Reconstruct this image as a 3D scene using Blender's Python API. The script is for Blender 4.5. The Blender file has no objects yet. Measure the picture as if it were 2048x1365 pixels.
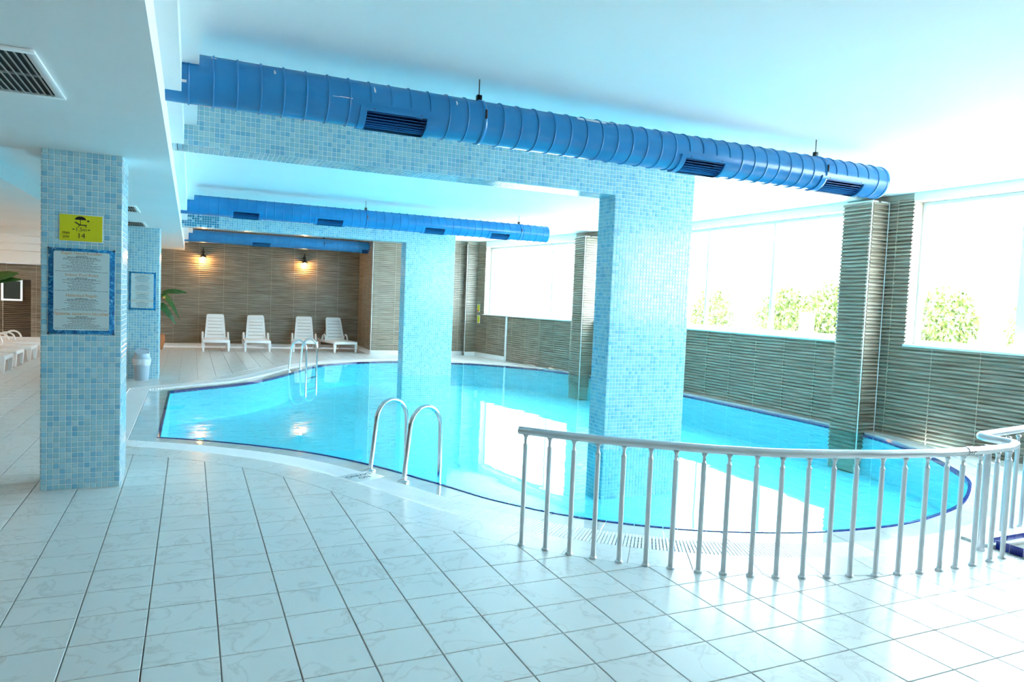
import bpy, bmesh, math, random
import numpy as np
from mathutils import Matrix, Vector, Euler
random.seed(7)
SC = bpy.context.scene
COL = SC.collection
R = math.radians
PI = math.pi

# ------------------------------------------------------------------ camera
CAM_LOC = Vector((0.5139, -5.5210, 1.7382))
CAM_ROT = Euler((R(86.77129), R(-2.35405), R(-24.31821)), 'XYZ')
FPX = 1419.69
cd = bpy.data.cameras.new('camera')
cd.sensor_width = 36.0
cd.lens = FPX / 2048 * 36
cd.clip_start = 0.05
cd.clip_end = 300
cam = bpy.data.objects.new('camera', cd)
cam.location = CAM_LOC
cam.rotation_euler = CAM_ROT
COL.objects.link(cam)
SC.camera = cam

# ------------------------------------------------------------------ world, sun, exposure
SKY = 9.0
w = bpy.data.worlds.new('sky')
SC.world = w
w.use_nodes = True
bg = w.node_tree.nodes['Background']
bg.inputs[0].default_value = (0.70, 0.88, 1.0, 1)
bg.inputs[1].default_value = SKY
sd = bpy.data.lights.new('sun', 'SUN')
sd.energy = 11.0
sd.angle = R(1.0)
sd.color = (1.0, 0.97, 0.92)
sun = bpy.data.objects.new('sun', sd)
sun.rotation_euler = (R(18), R(-40), 0)      # high sun behind the building: lights the garden only
COL.objects.link(sun)
SC.view_settings.view_transform = 'Standard'
SC.view_settings.look = 'None'
SC.view_settings.exposure = 1.7
SC.view_settings.gamma = 1.0
SC.view_settings.use_curve_mapping = False
cy = SC.cycles
cy.use_denoising = True
cy.max_bounces = 12
cy.diffuse_bounces = 6
cy.glossy_bounces = 5
cy.transmission_bounces = 6
cy.transparent_max_bounces = 16
cy.sample_clamp_indirect = 12.0
cy.caustics_reflective = False
cy.caustics_refractive = False


def portal(loc, rot, sx, sy):
    l = bpy.data.lights.new('window_portal', 'AREA')
    l.shape = 'RECTANGLE'
    l.size = sx
    l.size_y = sy
    l.cycles.is_portal = True
    o = bpy.data.objects.new('window_portal', l)
    o.location = loc
    o.rotation_euler = rot
    COL.objects.link(o)


# ------------------------------------------------------------------ materials
def new_mat(name):
    m = bpy.data.materials.new(name)
    m.use_nodes = True
    return m, m.node_tree, m.node_tree.nodes['Principled BSDF']


def mat(name, c, rough=0.5, metal=0.0, spec=0.5, coat=0.0, emit=None, estr=0.0):
    m, nt, p = new_mat(name)
    p.inputs['Base Color'].default_value = (*c, 1)
    p.inputs['Roughness'].default_value = rough
    p.inputs['Metallic'].default_value = metal
    p.inputs['Specular IOR Level'].default_value = spec
    p.inputs['Coat Weight'].default_value = coat
    if emit:
        p.inputs['Emission Color'].default_value = (*emit, 1)
        p.inputs['Emission Strength'].default_value = estr
    return m


def add(nt, t, **kw):
    n = nt.nodes.new(t)
    for k, v in kw.items():
        setattr(n, k, v)
    return n


def ramp(nt, stops):
    n = nt.nodes.new('ShaderNodeValToRGB')
    e = n.color_ramp.elements
    while len(e) < len(stops):
        e.new(0.5)
    for i, (p, c) in enumerate(stops):
        e[i].position = p
        e[i].color = (*c, 1)
    return n


def noise_mat(name, scale, stops, rough=0.5, detail=6, distort=0.0, bump=0.0, nscale=6.0, per_object=False, spec=0.5, metal=0.0):
    """Principled whose base colour is noise over world position; scale is an xyz tuple."""
    m, nt, p = new_mat(name)
    L = nt.links.new
    g = add(nt, 'ShaderNodeNewGeometry')
    mp = add(nt, 'ShaderNodeMapping')
    mp.inputs['Scale'].default_value = scale
    L(g.outputs['Position'], mp.inputs['Vector'])
    if per_object:
        oi = add(nt, 'ShaderNodeObjectInfo')
        mu = add(nt, 'ShaderNodeMath', operation='MULTIPLY')
        mu.inputs[1].default_value = 37.0
        L(oi.outputs['Random'], mu.inputs[0])
        cb = add(nt, 'ShaderNodeCombineXYZ')
        for k in range(3):
            L(mu.outputs[0], cb.inputs[k])
        L(cb.outputs[0], mp.inputs['Location'])
    n = add(nt, 'ShaderNodeTexNoise')
    n.inputs['Scale'].default_value = nscale
    n.inputs['Detail'].default_value = detail
    n.inputs['Distortion'].default_value = distort
    L(mp.outputs[0], n.inputs['Vector'])
    r = ramp(nt, stops)
    L(n.outputs['Fac'], r.inputs['Fac'])
    L(r.outputs['Color'], p.inputs['Base Color'])
    p.inputs['Roughness'].default_value = rough
    p.inputs['Specular IOR Level'].default_value = spec
    p.inputs['Metallic'].default_value = metal
    if bump:
        b = add(nt, 'ShaderNodeBump')
        b.inputs['Strength'].default_value = bump
        b.inputs['Distance'].default_value = 0.01
        L(n.outputs['Fac'], b.inputs['Height'])
        L(b.outputs['Normal'], p.inputs['Normal'])
    return m


M = {}
M['floor_tile'] = noise_mat('cream marble floor tile', (1, 1, 1),
                            [(0.000, (0.712, 0.703, 0.676)), (0.470, (0.730, 0.721, 0.694)), (0.492, (0.667, 0.650, 0.623)), (0.500, (0.605, 0.587, 0.552)),
                             (0.506, (0.685, 0.667, 0.641)), (0.530, (0.730, 0.721, 0.694)), (1.000, (0.694, 0.685, 0.659))],
                            rough=0.24, detail=9, distort=0.8, nscale=3.6, per_object=True)
M['grout'] = mat('grey floor grout', (0.30, 0.30, 0.27), 0.8)
M['coping'] = noise_mat('wet pale stone', (1, 1, 1), [(0.3, (0.56, 0.58, 0.57)), (0.7, (0.68, 0.69, 0.67))], rough=0.05, nscale=4, distort=1)
SHADES = [(0.36, 0.61, 0.70), (0.29, 0.55, 0.68), (0.43, 0.64, 0.69), (0.33, 0.58, 0.65), (0.23, 0.49, 0.65)]
MOS = [mat('blue glass mosaic shade %s' % 'abcde'[i], c, 0.16) for i, c in enumerate(SHADES)]
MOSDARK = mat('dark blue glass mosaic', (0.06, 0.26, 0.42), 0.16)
M['mgrout'] = mat('white mosaic grout', (0.88, 0.90, 0.88), 0.7)
M['rib'] = noise_mat('ribbed brown stone tile', (1.0, 1.0, 34.0),
                     [(0.22, (0.11, 0.088, 0.060)), (0.44, (0.25, 0.205, 0.150)), (0.58, (0.35, 0.295, 0.225)), (0.78, (0.52, 0.46, 0.38))],
                     rough=0.30, detail=4, nscale=2.0, spec=0.7)
M['ribshade'] = noise_mat('ribbed tile with painted shade', (1.0, 1.0, 34.0), [(0.3, (0.03, 0.018, 0.010)), (0.7, (0.09, 0.055, 0.03))], rough=0.4, detail=4, nscale=2.0)  # wall tile darkened: the shade of the recess is put into its colour
M['groutline'] = mat('pale joint filler', (0.62, 0.54, 0.42), 0.7)
M['ribgrout'] = mat('pale wall tile grout', (0.45, 0.40, 0.32), 0.8)
M['plainbrown'] = mat('plain brown wall tile', (0.20, 0.17, 0.13), 0.5)
M['white'] = mat('white matt paint', (0.87, 0.88, 0.87), 0.7)
M['ceil'] = noise_mat('white ceiling plaster', (1, 1, 1), [(0.3, (0.84, 0.86, 0.86)), (0.7, (0.89, 0.90, 0.90))], rough=0.75, nscale=0.6)
M['plastic'] = mat('white moulded plastic', (0.86, 0.87, 0.87), 0.32)
M['trim'] = mat('white metal trim', (0.85, 0.86, 0.86), 0.35)
M['steel'] = mat('polished stainless steel', (0.72, 0.73, 0.74), 0.12, 1.0)
M['alu'] = mat('satin aluminium', (0.66, 0.68, 0.70), 0.30, 0.55)
M['duct'] = noise_mat('glossy blue duct paint', (1, 1, 1), [(0.3, (0.020, 0.20, 0.47)), (0.7, (0.026, 0.235, 0.53))], rough=0.22, nscale=3)
M['ductdark'] = mat('blue vent blade', (0.025, 0.20, 0.50), 0.35)
M['scuff'] = mat('chipped white patch', (0.75, 0.78, 0.8), 0.7)
M['rust'] = mat('rusty dark metal', (0.13, 0.08, 0.06), 0.7)
M['black'] = mat('black enamel', (0.012, 0.012, 0.014), 0.35)
M['screw'] = mat('dark screw cap', (0.02, 0.018, 0.02), 0.4)
M['pool'] = mat('pale cyan pool tile', (0.30, 0.88, 1.0), 0.4)
M['poolgrout'] = mat('pool grout', (0.45, 0.85, 0.95), 0.6)
M['edge'] = mat('cobalt blue edge tile', (0.012, 0.022, 0.26), 0.15)
M['grate'] = mat('white plastic overflow grate', (0.86, 0.87, 0.87), 0.4)
M['gutter'] = mat('overflow channel', (0.30, 0.22, 0.24), 0.8)
M['ventdark'] = mat('dark vent interior', (0.02, 0.03, 0.03), 0.9)
M['ventgrey'] = mat('aged grey vent blade', (0.30, 0.33, 0.31), 0.5)
M['yellow'] = mat('yellow laminated card', (0.72, 0.66, 0.012), 0.35)
M['ink'] = mat('black print', (0.01, 0.01, 0.012), 0.6)
M['inkgrey'] = mat('dark grey print', (0.05, 0.06, 0.07), 0.6)
M['orange'] = mat('orange print', (0.62, 0.22, 0.05), 0.6)
M['boardpaper'] = mat('pale printed board', (0.62, 0.72, 0.72), 0.3)
M['red'] = mat('red print', (0.7, 0.05, 0.02), 0.5)
M['bin'] = mat('grey blue bin plastic', (0.42, 0.52, 0.60), 0.4)
M['bag'] = mat('thin white bin bag', (0.70, 0.74, 0.78), 0.35)
M['terracotta'] = mat('terracotta pot', (0.48, 0.17, 0.06), 0.7)
M['soil'] = mat('potting soil', (0.04, 0.025, 0.015), 0.9)
M['leaf'] = noise_mat('dark green leaf', (1, 1, 1), [(0.3, (0.012, 0.09, 0.025)), (0.7, (0.03, 0.17, 0.05))], rough=0.35, nscale=8)
M['stem'] = mat('green stem', (0.05, 0.13, 0.03), 0.5)
M['hedge'] = noise_mat('sunlit hedge leaf', (1, 1, 1), [(0.3, (0.10, 0.16, 0.025)), (0.7, (0.20, 0.24, 0.07))], rough=0.5, nscale=3)
M['bark'] = mat('bark', (0.12, 0.09, 0.06), 0.9)
M['terrace'] = mat('pale concrete terrace', (0.72, 0.71, 0.68), 0.8)
M['garden'] = mat('white garden wall', (0.82, 0.82, 0.80), 0.8)
M['bulb'] = mat('warm bulb', (1, 0.9, 0.7), 0.4, emit=(1.0, 0.66, 0.28), estr=12.0)
M['redpaint'] = mat('dark red post', (0.45, 0.06, 0.06), 0.5)
M['darkglass'] = mat('dark small window glass', (0.03, 0.035, 0.03), 0.1)


def board_blue():
    m, nt, p = new_mat('rippled blue water print')
    L = nt.links.new
    g = add(nt, 'ShaderNodeNewGeometry')
    n = add(nt, 'ShaderNodeTexNoise')
    n.inputs['Scale'].default_value = 26
    n.inputs['Distortion'].default_value = 2
    L(g.outputs['Position'], n.inputs['Vector'])
    r = ramp(nt, [(0.30, (0.005, 0.05, 0.18)), (0.55, (0.01, 0.20, 0.45)), (0.68, (0.10, 0.42, 0.68)), (0.80, (0.45, 0.70, 0.85))])
    L(n.outputs['Fac'], r.inputs['Fac'])
    L(r.outputs['Color'], p.inputs['Base Color'])
    p.inputs['Roughness'].default_value = 0.2
    return m


M['boardblue'] = board_blue()


def water_mat(name, tint, bump):
    m = bpy.data.materials.new(name)
    m.use_nodes = True
    nt = m.node_tree
    nt.nodes.clear()
    L = nt.links.new
    out = add(nt, 'ShaderNodeOutputMaterial')
    mix = add(nt, 'ShaderNodeMixShader')
    tr = add(nt, 'ShaderNodeBsdfTransparent')
    tr.inputs[0].default_value = (*tint, 1)
    gl = add(nt, 'ShaderNodeBsdfGlossy')
    gl.inputs['Roughness'].default_value = 0.0
    gl.inputs[0].default_value = (1, 1, 1, 1)
    fr = add(nt, 'ShaderNodeFresnel')
    fr.inputs[0].default_value = 1.33
    g = add(nt, 'ShaderNodeNewGeometry')
    ior = add(nt, 'ShaderNodeMapRange')                    # a thin sheet: the same reflectance from either side
    ior.inputs['To Min'].default_value = 1.33
    ior.inputs['To Max'].default_value = 1 / 1.33
    L(g.outputs['Backfacing'], ior.inputs['Value'])
    L(ior.outputs[0], fr.inputs[0])
    n1 = add(nt, 'ShaderNodeTexNoise')
    n1.inputs['Scale'].default_value = 1.6
    n1.inputs['Detail'].default_value = 2
    L(g.outputs['Position'], n1.inputs['Vector'])
    b = add(nt, 'ShaderNodeBump')
    b.inputs['Strength'].default_value = bump
    b.inputs['Distance'].default_value = 0.03
    n2 = add(nt, 'ShaderNodeTexNoise')
    n2.inputs['Scale'].default_value = 8.0
    n2.inputs['Detail'].default_value = 2
    L(g.outputs['Position'], n2.inputs['Vector'])
    sx = add(nt, 'ShaderNodeSeparateXYZ')
    L(g.outputs['Position'], sx.inputs[0])
    rg = add(nt, 'ShaderNodeMapRange', interpolation_type='SMOOTHSTEP')      # the inlets ruffle the window side
    rg.inputs['From Min'].default_value = 5.2
    rg.inputs['From Max'].default_value = 9.0
    rg.inputs['To Max'].default_value = 0.45
    L(sx.outputs['X'], rg.inputs['Value'])
    ma = add(nt, 'ShaderNodeMath', operation='MULTIPLY_ADD')
    L(n2.outputs['Fac'], ma.inputs[0])
    L(rg.outputs[0], ma.inputs[1])
    L(n1.outputs['Fac'], ma.inputs[2])
    L(ma.outputs[0], b.inputs['Height'])
    L(b.outputs['Normal'], gl.inputs['Normal'])
    L(b.outputs['Normal'], fr.inputs['Normal'])
    L(fr.outputs[0], mix.inputs[0])
    L(tr.outputs[0], mix.inputs[1])
    L(gl.outputs[0], mix.inputs[2])
    L(mix.outputs[0], out.inputs[0])
    return m


M['water'] = water_mat('clear pool water', (0.62, 0.97, 1.0), 0.06)


def glass_mat():
    m = bpy.data.materials.new('window glass')
    m.use_nodes = True
    nt = m.node_tree
    nt.nodes.clear()
    L = nt.links.new
    out = add(nt, 'ShaderNodeOutputMaterial')
    mix = add(nt, 'ShaderNodeMixShader')
    tr = add(nt, 'ShaderNodeBsdfTransparent')
    tr.inputs[0].default_value = (0.94, 0.97, 0.97, 1)
    gl = add(nt, 'ShaderNodeBsdfGlossy')
    gl.inputs['Roughness'].default_value = 0.0
    mix.inputs[0].default_value = 0.06
    L(tr.outputs[0], mix.inputs[1])
    L(gl.outputs[0], mix.inputs[2])
    L(mix.outputs[0], out.inputs[0])
    return m


M['glass'] = glass_mat()


# ------------------------------------------------------------------ mesh helpers
class MB:
    def __init__(s):
        s.v, s.f, s.m, s.sm = [], [], [], []

    def face(s, pts, mi=0, smooth=False):
        b = len(s.v)
        s.v.extend([tuple(p) for p in pts])
        s.f.append(tuple(range(b, b + len(pts))))
        s.m.append(mi)
        s.sm.append(smooth)

    def mesh(s, vs, fs, mi=0, smooth=False, mtx=None):
        b = len(s.v)
        if mtx is not None:
            vs = [tuple(mtx @ Vector(p)) for p in vs]
        s.v.extend([tuple(p) for p in vs])
        for f in fs:
            s.f.append(tuple(i + b for i in f))
            s.m.append(mi)
            s.sm.append(smooth)
        return s

    def box(s, x0, x1, y0, y1, z0, z1, mi=0, mtx=None):
        vs = [(x0, y0, z0), (x1, y0, z0), (x1, y1, z0), (x0, y1, z0), (x0, y0, z1), (x1, y0, z1), (x1, y1, z1), (x0, y1, z1)]
        fs = [(0, 3, 2, 1), (4, 5, 6, 7), (0, 1, 5, 4), (1, 2, 6, 5), (2, 3, 7, 6), (3, 0, 4, 7)]
        return s.mesh(vs, fs, mi, False, mtx)

    def rbox(s, x0, x1, y0, y1, z0, z1, r=0.01, seg=2, mi=0, mtx=None):
        bm = bmesh.new()
        bmesh.ops.create_cube(bm, size=1.0)
        for v in bm.verts:
            v.co = Vector(((x0 + x1) / 2 + v.co.x * (x1 - x0), (y0 + y1) / 2 + v.co.y * (y1 - y0), (z0 + z1) / 2 + v.co.z * (z1 - z0)))
        r = min(r, 0.49 * min(x1 - x0, y1 - y0, z1 - z0))
        bmesh.ops.bevel(bm, geom=bm.edges[:], offset=r, segments=seg, affect='EDGES', profile=0.5)
        bm.verts.index_update()
        s.mesh([v.co[:] for v in bm.verts], [[v.index for v in f.verts] for f in bm.faces], mi, True, mtx)
        bm.free()
        return s

    def prism(s, poly, z0, z1, mi=0):
        """poly: list of (x, y), counter clockwise"""
        n = len(poly)
        vs = [(x, y, z0) for x, y in poly] + [(x, y, z1) for x, y in poly]
        fs = [tuple(reversed(range(n))), tuple(range(n, 2 * n))] + [(i, (i + 1) % n, n + (i + 1) % n, n + i) for i in range(n)]
        return s.mesh(vs, fs, mi)

    def tube(s, path, r, n=12, mi=0, closed=False, caps=True):
        P = [Vector(p) for p in path]
        m = len(P)
        rr = r if isinstance(r, (list, tuple)) else [r] * m
        T = []
        for i in range(m):
            a = P[i - 1] if (i > 0 or closed) else P[i]
            b = P[(i + 1) % m] if (i < m - 1 or closed) else P[i]
            T.append((b - a).normalized())
        u = T[0].orthogonal().normalized()
        vs, fs = [], []
        for i in range(m):
            u = (u - T[i] * u.dot(T[i])).normalized()
            v = T[i].cross(u)
            for k in range(n):
                a = 2 * PI * k / n
                vs.append(P[i] + (u * math.cos(a) + v * math.sin(a)) * rr[i])
        for i in range(m if closed else m - 1):
            j = (i + 1) % m
            for k in range(n):
                l = (k + 1) % n
                fs.append((i * n + k, i * n + l, j * n + l, j * n + k))
        s.mesh(vs, fs, mi, True)
        if caps and not closed:
            s.mesh(vs[:n], [tuple(reversed(range(n)))], mi)
            s.mesh(vs[-n:], [tuple(range(n))], mi)
        return s

    def lathe(s, prof, n=24, mi=0, c=(0, 0, 0), mtx=None):
        vs, fs = [], []
        for r, z in prof:
            for k in range(n):
                a = 2 * PI * k / n
                vs.append((c[0] + r * math.cos(a), c[1] + r * math.sin(a), c[2] + z))
        m = len(prof)
        for i in range(m - 1):
            for k in range(n):
                l = (k + 1) % n
                fs.append((i * n + k, i * n + l, (i + 1) * n + l, (i + 1) * n + k))
        s.mesh(vs, fs, mi, True, mtx)
        if prof[0][0] > 1e-4:
            s.mesh(vs[:n], [tuple(reversed(range(n)))], mi, False, mtx)
        if prof[-1][0] > 1e-4:
            s.mesh(vs[-n:], [tuple(range(n))], mi, False, mtx)
        return s

    def data(s, name, mats):
        me = bpy.data.meshes.new(name)
        me.from_pydata(s.v, [], s.f)
        if not isinstance(mats, (list, tuple)):
            mats = [mats]
        for m in mats:
            me.materials.append(m)
        me.polygons.foreach_set('material_index', s.m)
        me.polygons.foreach_set('use_smooth', s.sm)
        me.update()
        return me

    def build(s, name, mats, parent=None, **kw):
        return link(name, s.data(name, mats), parent, **kw)


def link(name, me, parent=None, loc=None, rotz=None, mtx=None, kind=None, label=None):
    o = bpy.data.objects.new(name, me)
    COL.objects.link(o)
    if loc is not None:
        o.location = loc
    if rotz is not None:
        o.rotation_euler = (0, 0, rotz)
    if mtx is not None:
        o.matrix_basis = mtx
    if parent is not None:
        o.parent = parent
    if kind:
        o['kind'] = kind
    if label:
        o['label'] = label
    return o


def tag(o, label, cat=None, group=None, kind=None):
    o['label'] = label
    if cat:
        o['category'] = cat
    if group:
        o['group'] = group
    if kind:
        o['kind'] = kind
    return o


def thing(name, label, cat, loc=(0, 0, 0), rotz=0.0, group=None):
    o = bpy.data.objects.new(name, None)
    o.empty_display_size = 0.1
    COL.objects.link(o)
    o.location = loc
    o.rotation_euler = (0, 0, rotz)
    return tag(o, label, cat, group)


def wpart(mb, name, mats, parent, **kw):
    """part whose geometry is written in world coordinates under a shifted parent"""
    o = mb.build(name, mats, parent, **kw)
    pm = Matrix.LocRotScale(parent.location, parent.rotation_euler, None)
    if parent.parent is not None:
        q = parent.parent
        pm = Matrix.LocRotScale(q.location, q.rotation_euler, None) @ parent.matrix_parent_inverse @ pm
    o.matrix_parent_inverse = pm.inverted()
    return o


def copy_tree(o, parent=None):
    c = o.copy()
    COL.objects.link(c)
    if parent is not None:
        c.parent = parent
    for ch in list(o.children):
        copy_tree(ch, c)
    return c


RM = CAM_ROT.to_matrix()
RMI = RM.transposed()


def project(p):
    c = RMI @ (Vector(p) - CAM_LOC)
    if c.z > -0.05:
        return None
    return (1024 + FPX * c.x / -c.z, 682.5 - FPX * c.y / -c.z)


def shown_area(pts):
    q = [project(p) for p in pts]
    if any(a is None for a in q):
        return 0.0
    if max(a[0] for a in q) < 0 or min(a[0] for a in q) > 2048 or max(a[1] for a in q) < 0 or min(a[1] for a in q) > 1365:
        return 0.0
    s = 0.0
    for i in range(len(q)):
        a, b = q[i], q[(i + 1) % len(q)]
        s += a[0] * b[1] - a[1] * b[0]
    return abs(s) / 2


# ------------------------------------------------------------------ pool outline (plan)
CTRL = [(0.22, 7.69), (0.67, 8.06), (1.35, 8.58), (1.88, 9.24), (2.42, 10.20), (3.15, 11.65), (3.74, 12.38), (4.55, 12.88), (5.62, 13.10), (7.06, 12.75),
        (8.24, 11.85), (9.22, 10.2), (9.50, 8.0), (9.64, 6.0), (9.70, 4.2), (9.68, 2.4), (9.52, 1.40), (9.18, 0.53), (8.82, -0.02), (8.36, -0.55), (7.85, -0.90),
        (7.27, -1.20), (6.74, -1.37), (6.0, -1.49), (5.23, -1.43), (4.60, -1.25), (4.04, -0.98), (3.48, -0.53), (3.02, 0.10), (2.75, 0.68), (2.47, 1.28),
        (2.19, 1.80), (1.80, 2.36), (1.31, 2.86), (0.73, 3.32), (0.21, 3.64)]


def catmull(ctrl, step=0.11):
    out = []
    n = len(ctrl)
    for i in range(n - 1):
        p1, p2 = np.array(ctrl[i]), np.array(ctrl[i + 1])
        p0 = np.array(ctrl[i - 1]) if i > 0 else 2 * p1 - p2
        p3 = np.array(ctrl[i + 2]) if i + 2 < n else 2 * p2 - p1
        k = max(2, int(np.linalg.norm(p2 - p1) / step))
        for j in range(k):
            t = j / k
            out.append(0.5 * ((2 * p1) + (-p0 + p2) * t + (2 * p0 - 5 * p1 + 4 * p2 - p3) * t * t + (-p0 + 3 * p1 - 3 * p2 + p3) * t ** 3))
    out.append(np.array(ctrl[-1]))
    return out


def resample(pts, step):
    pts = np.array(pts)
    d = np.r_[0, np.cumsum(np.linalg.norm(np.diff(pts, axis=0), axis=1))]
    n = int(round(d[-1] / step))
    t = np.linspace(0, d[-1], n + 1)
    return np.c_[np.interp(t, d, pts[:, 0]), np.interp(t, d, pts[:, 1])]


STEP = 0.1125
main = resample(catmull(CTRL), STEP)
leftend = resample([CTRL[-1], CTRL[0]], STEP)
OUT = np.r_[main[:-1], leftend[:-1]]         # clockwise seen from above (far side first, then window side)
NP_ = len(OUT)


def signed_area(P):
    x, y = P[:, 0], P[:, 1]
    return 0.5 * np.sum(x * np.roll(y, -1) - np.roll(x, -1) * y)


CW = signed_area(OUT) < 0


def offset(d):
    """outline moved outwards by d (mitred)"""
    prv, nxt = np.roll(OUT, 1, axis=0), np.roll(OUT, -1, axis=0)
    e1 = OUT - prv
    e2 = nxt - OUT
    e1 /= np.linalg.norm(e1, axis=1)[:, None]
    e2 /= np.linalg.norm(e2, axis=1)[:, None]
    sgn = 1 if CW else -1
    n1 = np.c_[-e1[:, 1], e1[:, 0]] * sgn
    n2 = np.c_[-e2[:, 1], e2[:, 0]] * sgn
    k = 1 + np.sum(n1 * n2, axis=1)
    return OUT + d * (n1 + n2) / k[:, None]


def sdist(P):
    """signed distance to the pool outline, positive outside"""
    P = np.asarray(P, float)
    A, B = OUT, np.roll(OUT, -1, axis=0)
    AB = B - A
    L2 = np.sum(AB * AB, axis=1)
    out = np.empty(len(P))
    for i in range(0, len(P), 500):
        q = P[i:i + 500][:, None, :]
        t = np.clip(np.sum((q - A) * AB, axis=2) / L2, 0, 1)
        d = np.linalg.norm(A + t[..., None] * AB - q, axis=2).min(axis=1)
        y = q[..., 1]
        c = ((A[:, 1] > y) != (B[:, 1] > y))
        xi = A[:, 0] + (y - A[:, 1]) / np.where(AB[:, 1] == 0, 1e-9, AB[:, 1]) * AB[:, 0]
        ins = (np.sum(c & (q[..., 0] < xi), axis=1) % 2) == 1
        out[i:i + 500] = np.where(ins, -d, d)
    return out


def clip_poly(poly, val):
    """keep the part of poly where val > 0 (val interpolated linearly)"""
    out = []
    n = len(poly)
    for i in range(n):
        a, b = poly[i], poly[(i + 1) % n]
        va, vb = val[i], val[(i + 1) % n]
        if va > 0:
            out.append(a)
        if (va > 0) != (vb > 0):
            t = va / (va - vb)
            out.append((a[0] + t * (b[0] - a[0]), a[1] + t * (b[1] - a[1])))
    return out


X0, X1, Y0, Y1 = -7.0, 9.85, -8.5, 17.2          # room
BAND_IN, BAND_OUT = 0.62, 0.96
BASIN = (5.78, 9.80, -8.4, -1.98)                # small pool by the railing

# ------------------------------------------------------------------ floor
def holed_plane(outer, inner, z, flip=False):
    bm = bmesh.new()
    edges = []
    for loop in [outer] + inner:
        vs = [bm.verts.new((p[0], p[1], z)) for p in loop]
        for i in range(len(vs)):
            edges.append(bm.edges.new((vs[i], vs[(i + 1) % len(vs)])))
    bmesh.ops.triangle_fill(bm, use_beauty=True, use_dissolve=False, edges=edges)
    for f in bm.faces:
        f.normal_update()
        if f.normal.z < 0:
            f.normal_flip()
    me = bpy.data.meshes.new('plane')
    bm.to_mesh(me)
    bm.free()
    return me


rect = [(X0 - .3, Y0 - .3), (10.1, Y0 - .3), (10.1, 18.9), (X0 - .3, 18.9)]
me = holed_plane(rect, [offset(BAND_IN).tolist()], -0.010)
me.materials.append(M['grout'])
floor = link('floor', me, kind='structure')
tag(floor, 'cream marble tiled floor around the pool')

TP = 0.333
G = 0.0032
tiles = []
nx0, nx1 = int(X0 / TP) - 1, int(X1 / TP) + 1
ny0, ny1 = int(Y0 / TP) - 1, int(18.6 / TP) + 1
cells = [(i, j) for i in range(nx0, nx1) for j in range(ny0, ny1)]
corn = np.array([[(i * TP + G, j * TP + G), ((i + 1) * TP - G, j * TP + G), ((i + 1) * TP - G, (j + 1) * TP - G), (i * TP + G, (j + 1) * TP - G)] for i, j in cells])
vals = (sdist(corn.reshape(-1, 2)) - BAND_OUT - G).reshape(-1, 4)
for (i, j), c, v in zip(cells, corn, vals):
    if c[0][0] > BASIN[0] - .3 and c[2][1] < BASIN[3] + .02:
        if c[0][0] >= BASIN[0] - .02:
            continue
    if (v <= 0).all():
        continue
    full = (v > 0).all()
    poly = [tuple(p) for p in c] if full else clip_poly([tuple(p) for p in c], v)
    if len(poly) < 3:
        continue
    tiles.append((shown_area([(p[0], p[1], 0) for p in poly]), full, poly, (i, j)))
tiles.sort(key=lambda t: -t[0])
fb = MB()
hb = TP / 2 - G


def tile_mb(mb, poly, z0, z1, ch=0.0018, mi=0):
    """flat tile with a small chamfer round the top"""
    n = len(poly)
    cx = sum(p[0] for p in poly) / n
    cyy = sum(p[1] for p in poly) / n
    def inn(p):
        dx, dy = cx - p[0], cyy - p[1]
        l = max(1e-6, math.hypot(dx, dy))
        return (p[0] + dx / l * ch * 1.4, p[1] + dy / l * ch * 1.4)
    vs = [(p[0], p[1], z0) for p in poly] + [(p[0], p[1], z1 - ch) for p in poly] + [(*inn(p), z1) for p in poly]
    fs = [(i, (i + 1) % n, n + (i + 1) % n, n + i) for i in range(n)] + [(n + i, n + (i + 1) % n, 2 * n + (i + 1) % n, 2 * n + i) for i in range(n)]
    fs.append(tuple(range(2 * n, 3 * n)))
    mb.mesh(vs, fs, mi)


one = MB()
tile_mb(one, [(-hb, -hb), (hb, -hb), (hb, hb), (-hb, hb)], -0.0098, 0.0)
one_me = one.data('floor_tile', M['floor_tile'])
for k, (a, full, poly, (i, j)) in enumerate(tiles):
    if k < 300 and a > 0:
        if full:
            link('floor_tile', one_me, floor, loc=((i + .5) * TP, (j + .5) * TP, random.uniform(-0.0006, 0.0)))
        else:
            t = MB()
            tile_mb(t, poly, -0.0098, 0.0)
            t.build('floor_tile', M['floor_tile'], floor)
    else:
        tile_mb(fb, poly, -0.0098, 0.0)
fb.build('distant_floor_tiles', M['floor_tile'], floor, kind='stuff')


def quad_between(oa, ob, i0, i1, gap=0.004):
    """polygon between two offset curves from sample i0 to i1"""
    idx = [k % NP_ for k in range(i0, i1 + 1)]
    A = [oa[k] for k in idx]
    B = [ob[k] for k in idx]
    def shrink(L):
        L = [np.array(p) for p in L]
        d = L[1] - L[0]
        L[0] = L[0] + d / np.linalg.norm(d) * gap / 2
        d = L[-2] - L[-1]
        L[-1] = L[-1] + d / np.linalg.norm(d) * gap / 2
        return L
    A, B = shrink(A), shrink(B)
    P = [tuple(p) for p in A] + [tuple(p) for p in reversed(B)]
    if signed_area(np.array(P)) < 0:
        P.reverse()
    return P


def idx_near(x, y):
    return int(np.argmin(np.hypot(OUT[:, 0] - x, OUT[:, 1] - y)))


i_far, i_near = idx_near(5.9, 13.1), idx_near(5.35, -1.45)        # grate runs the other way round, through the left end
iw0, iw1 = idx_near(8.9, 10.9), idx_near(9.3, 0.8)               # stretch along the window wall


def grate_at(i):
    return not (i_far <= i <= i_near)


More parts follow.
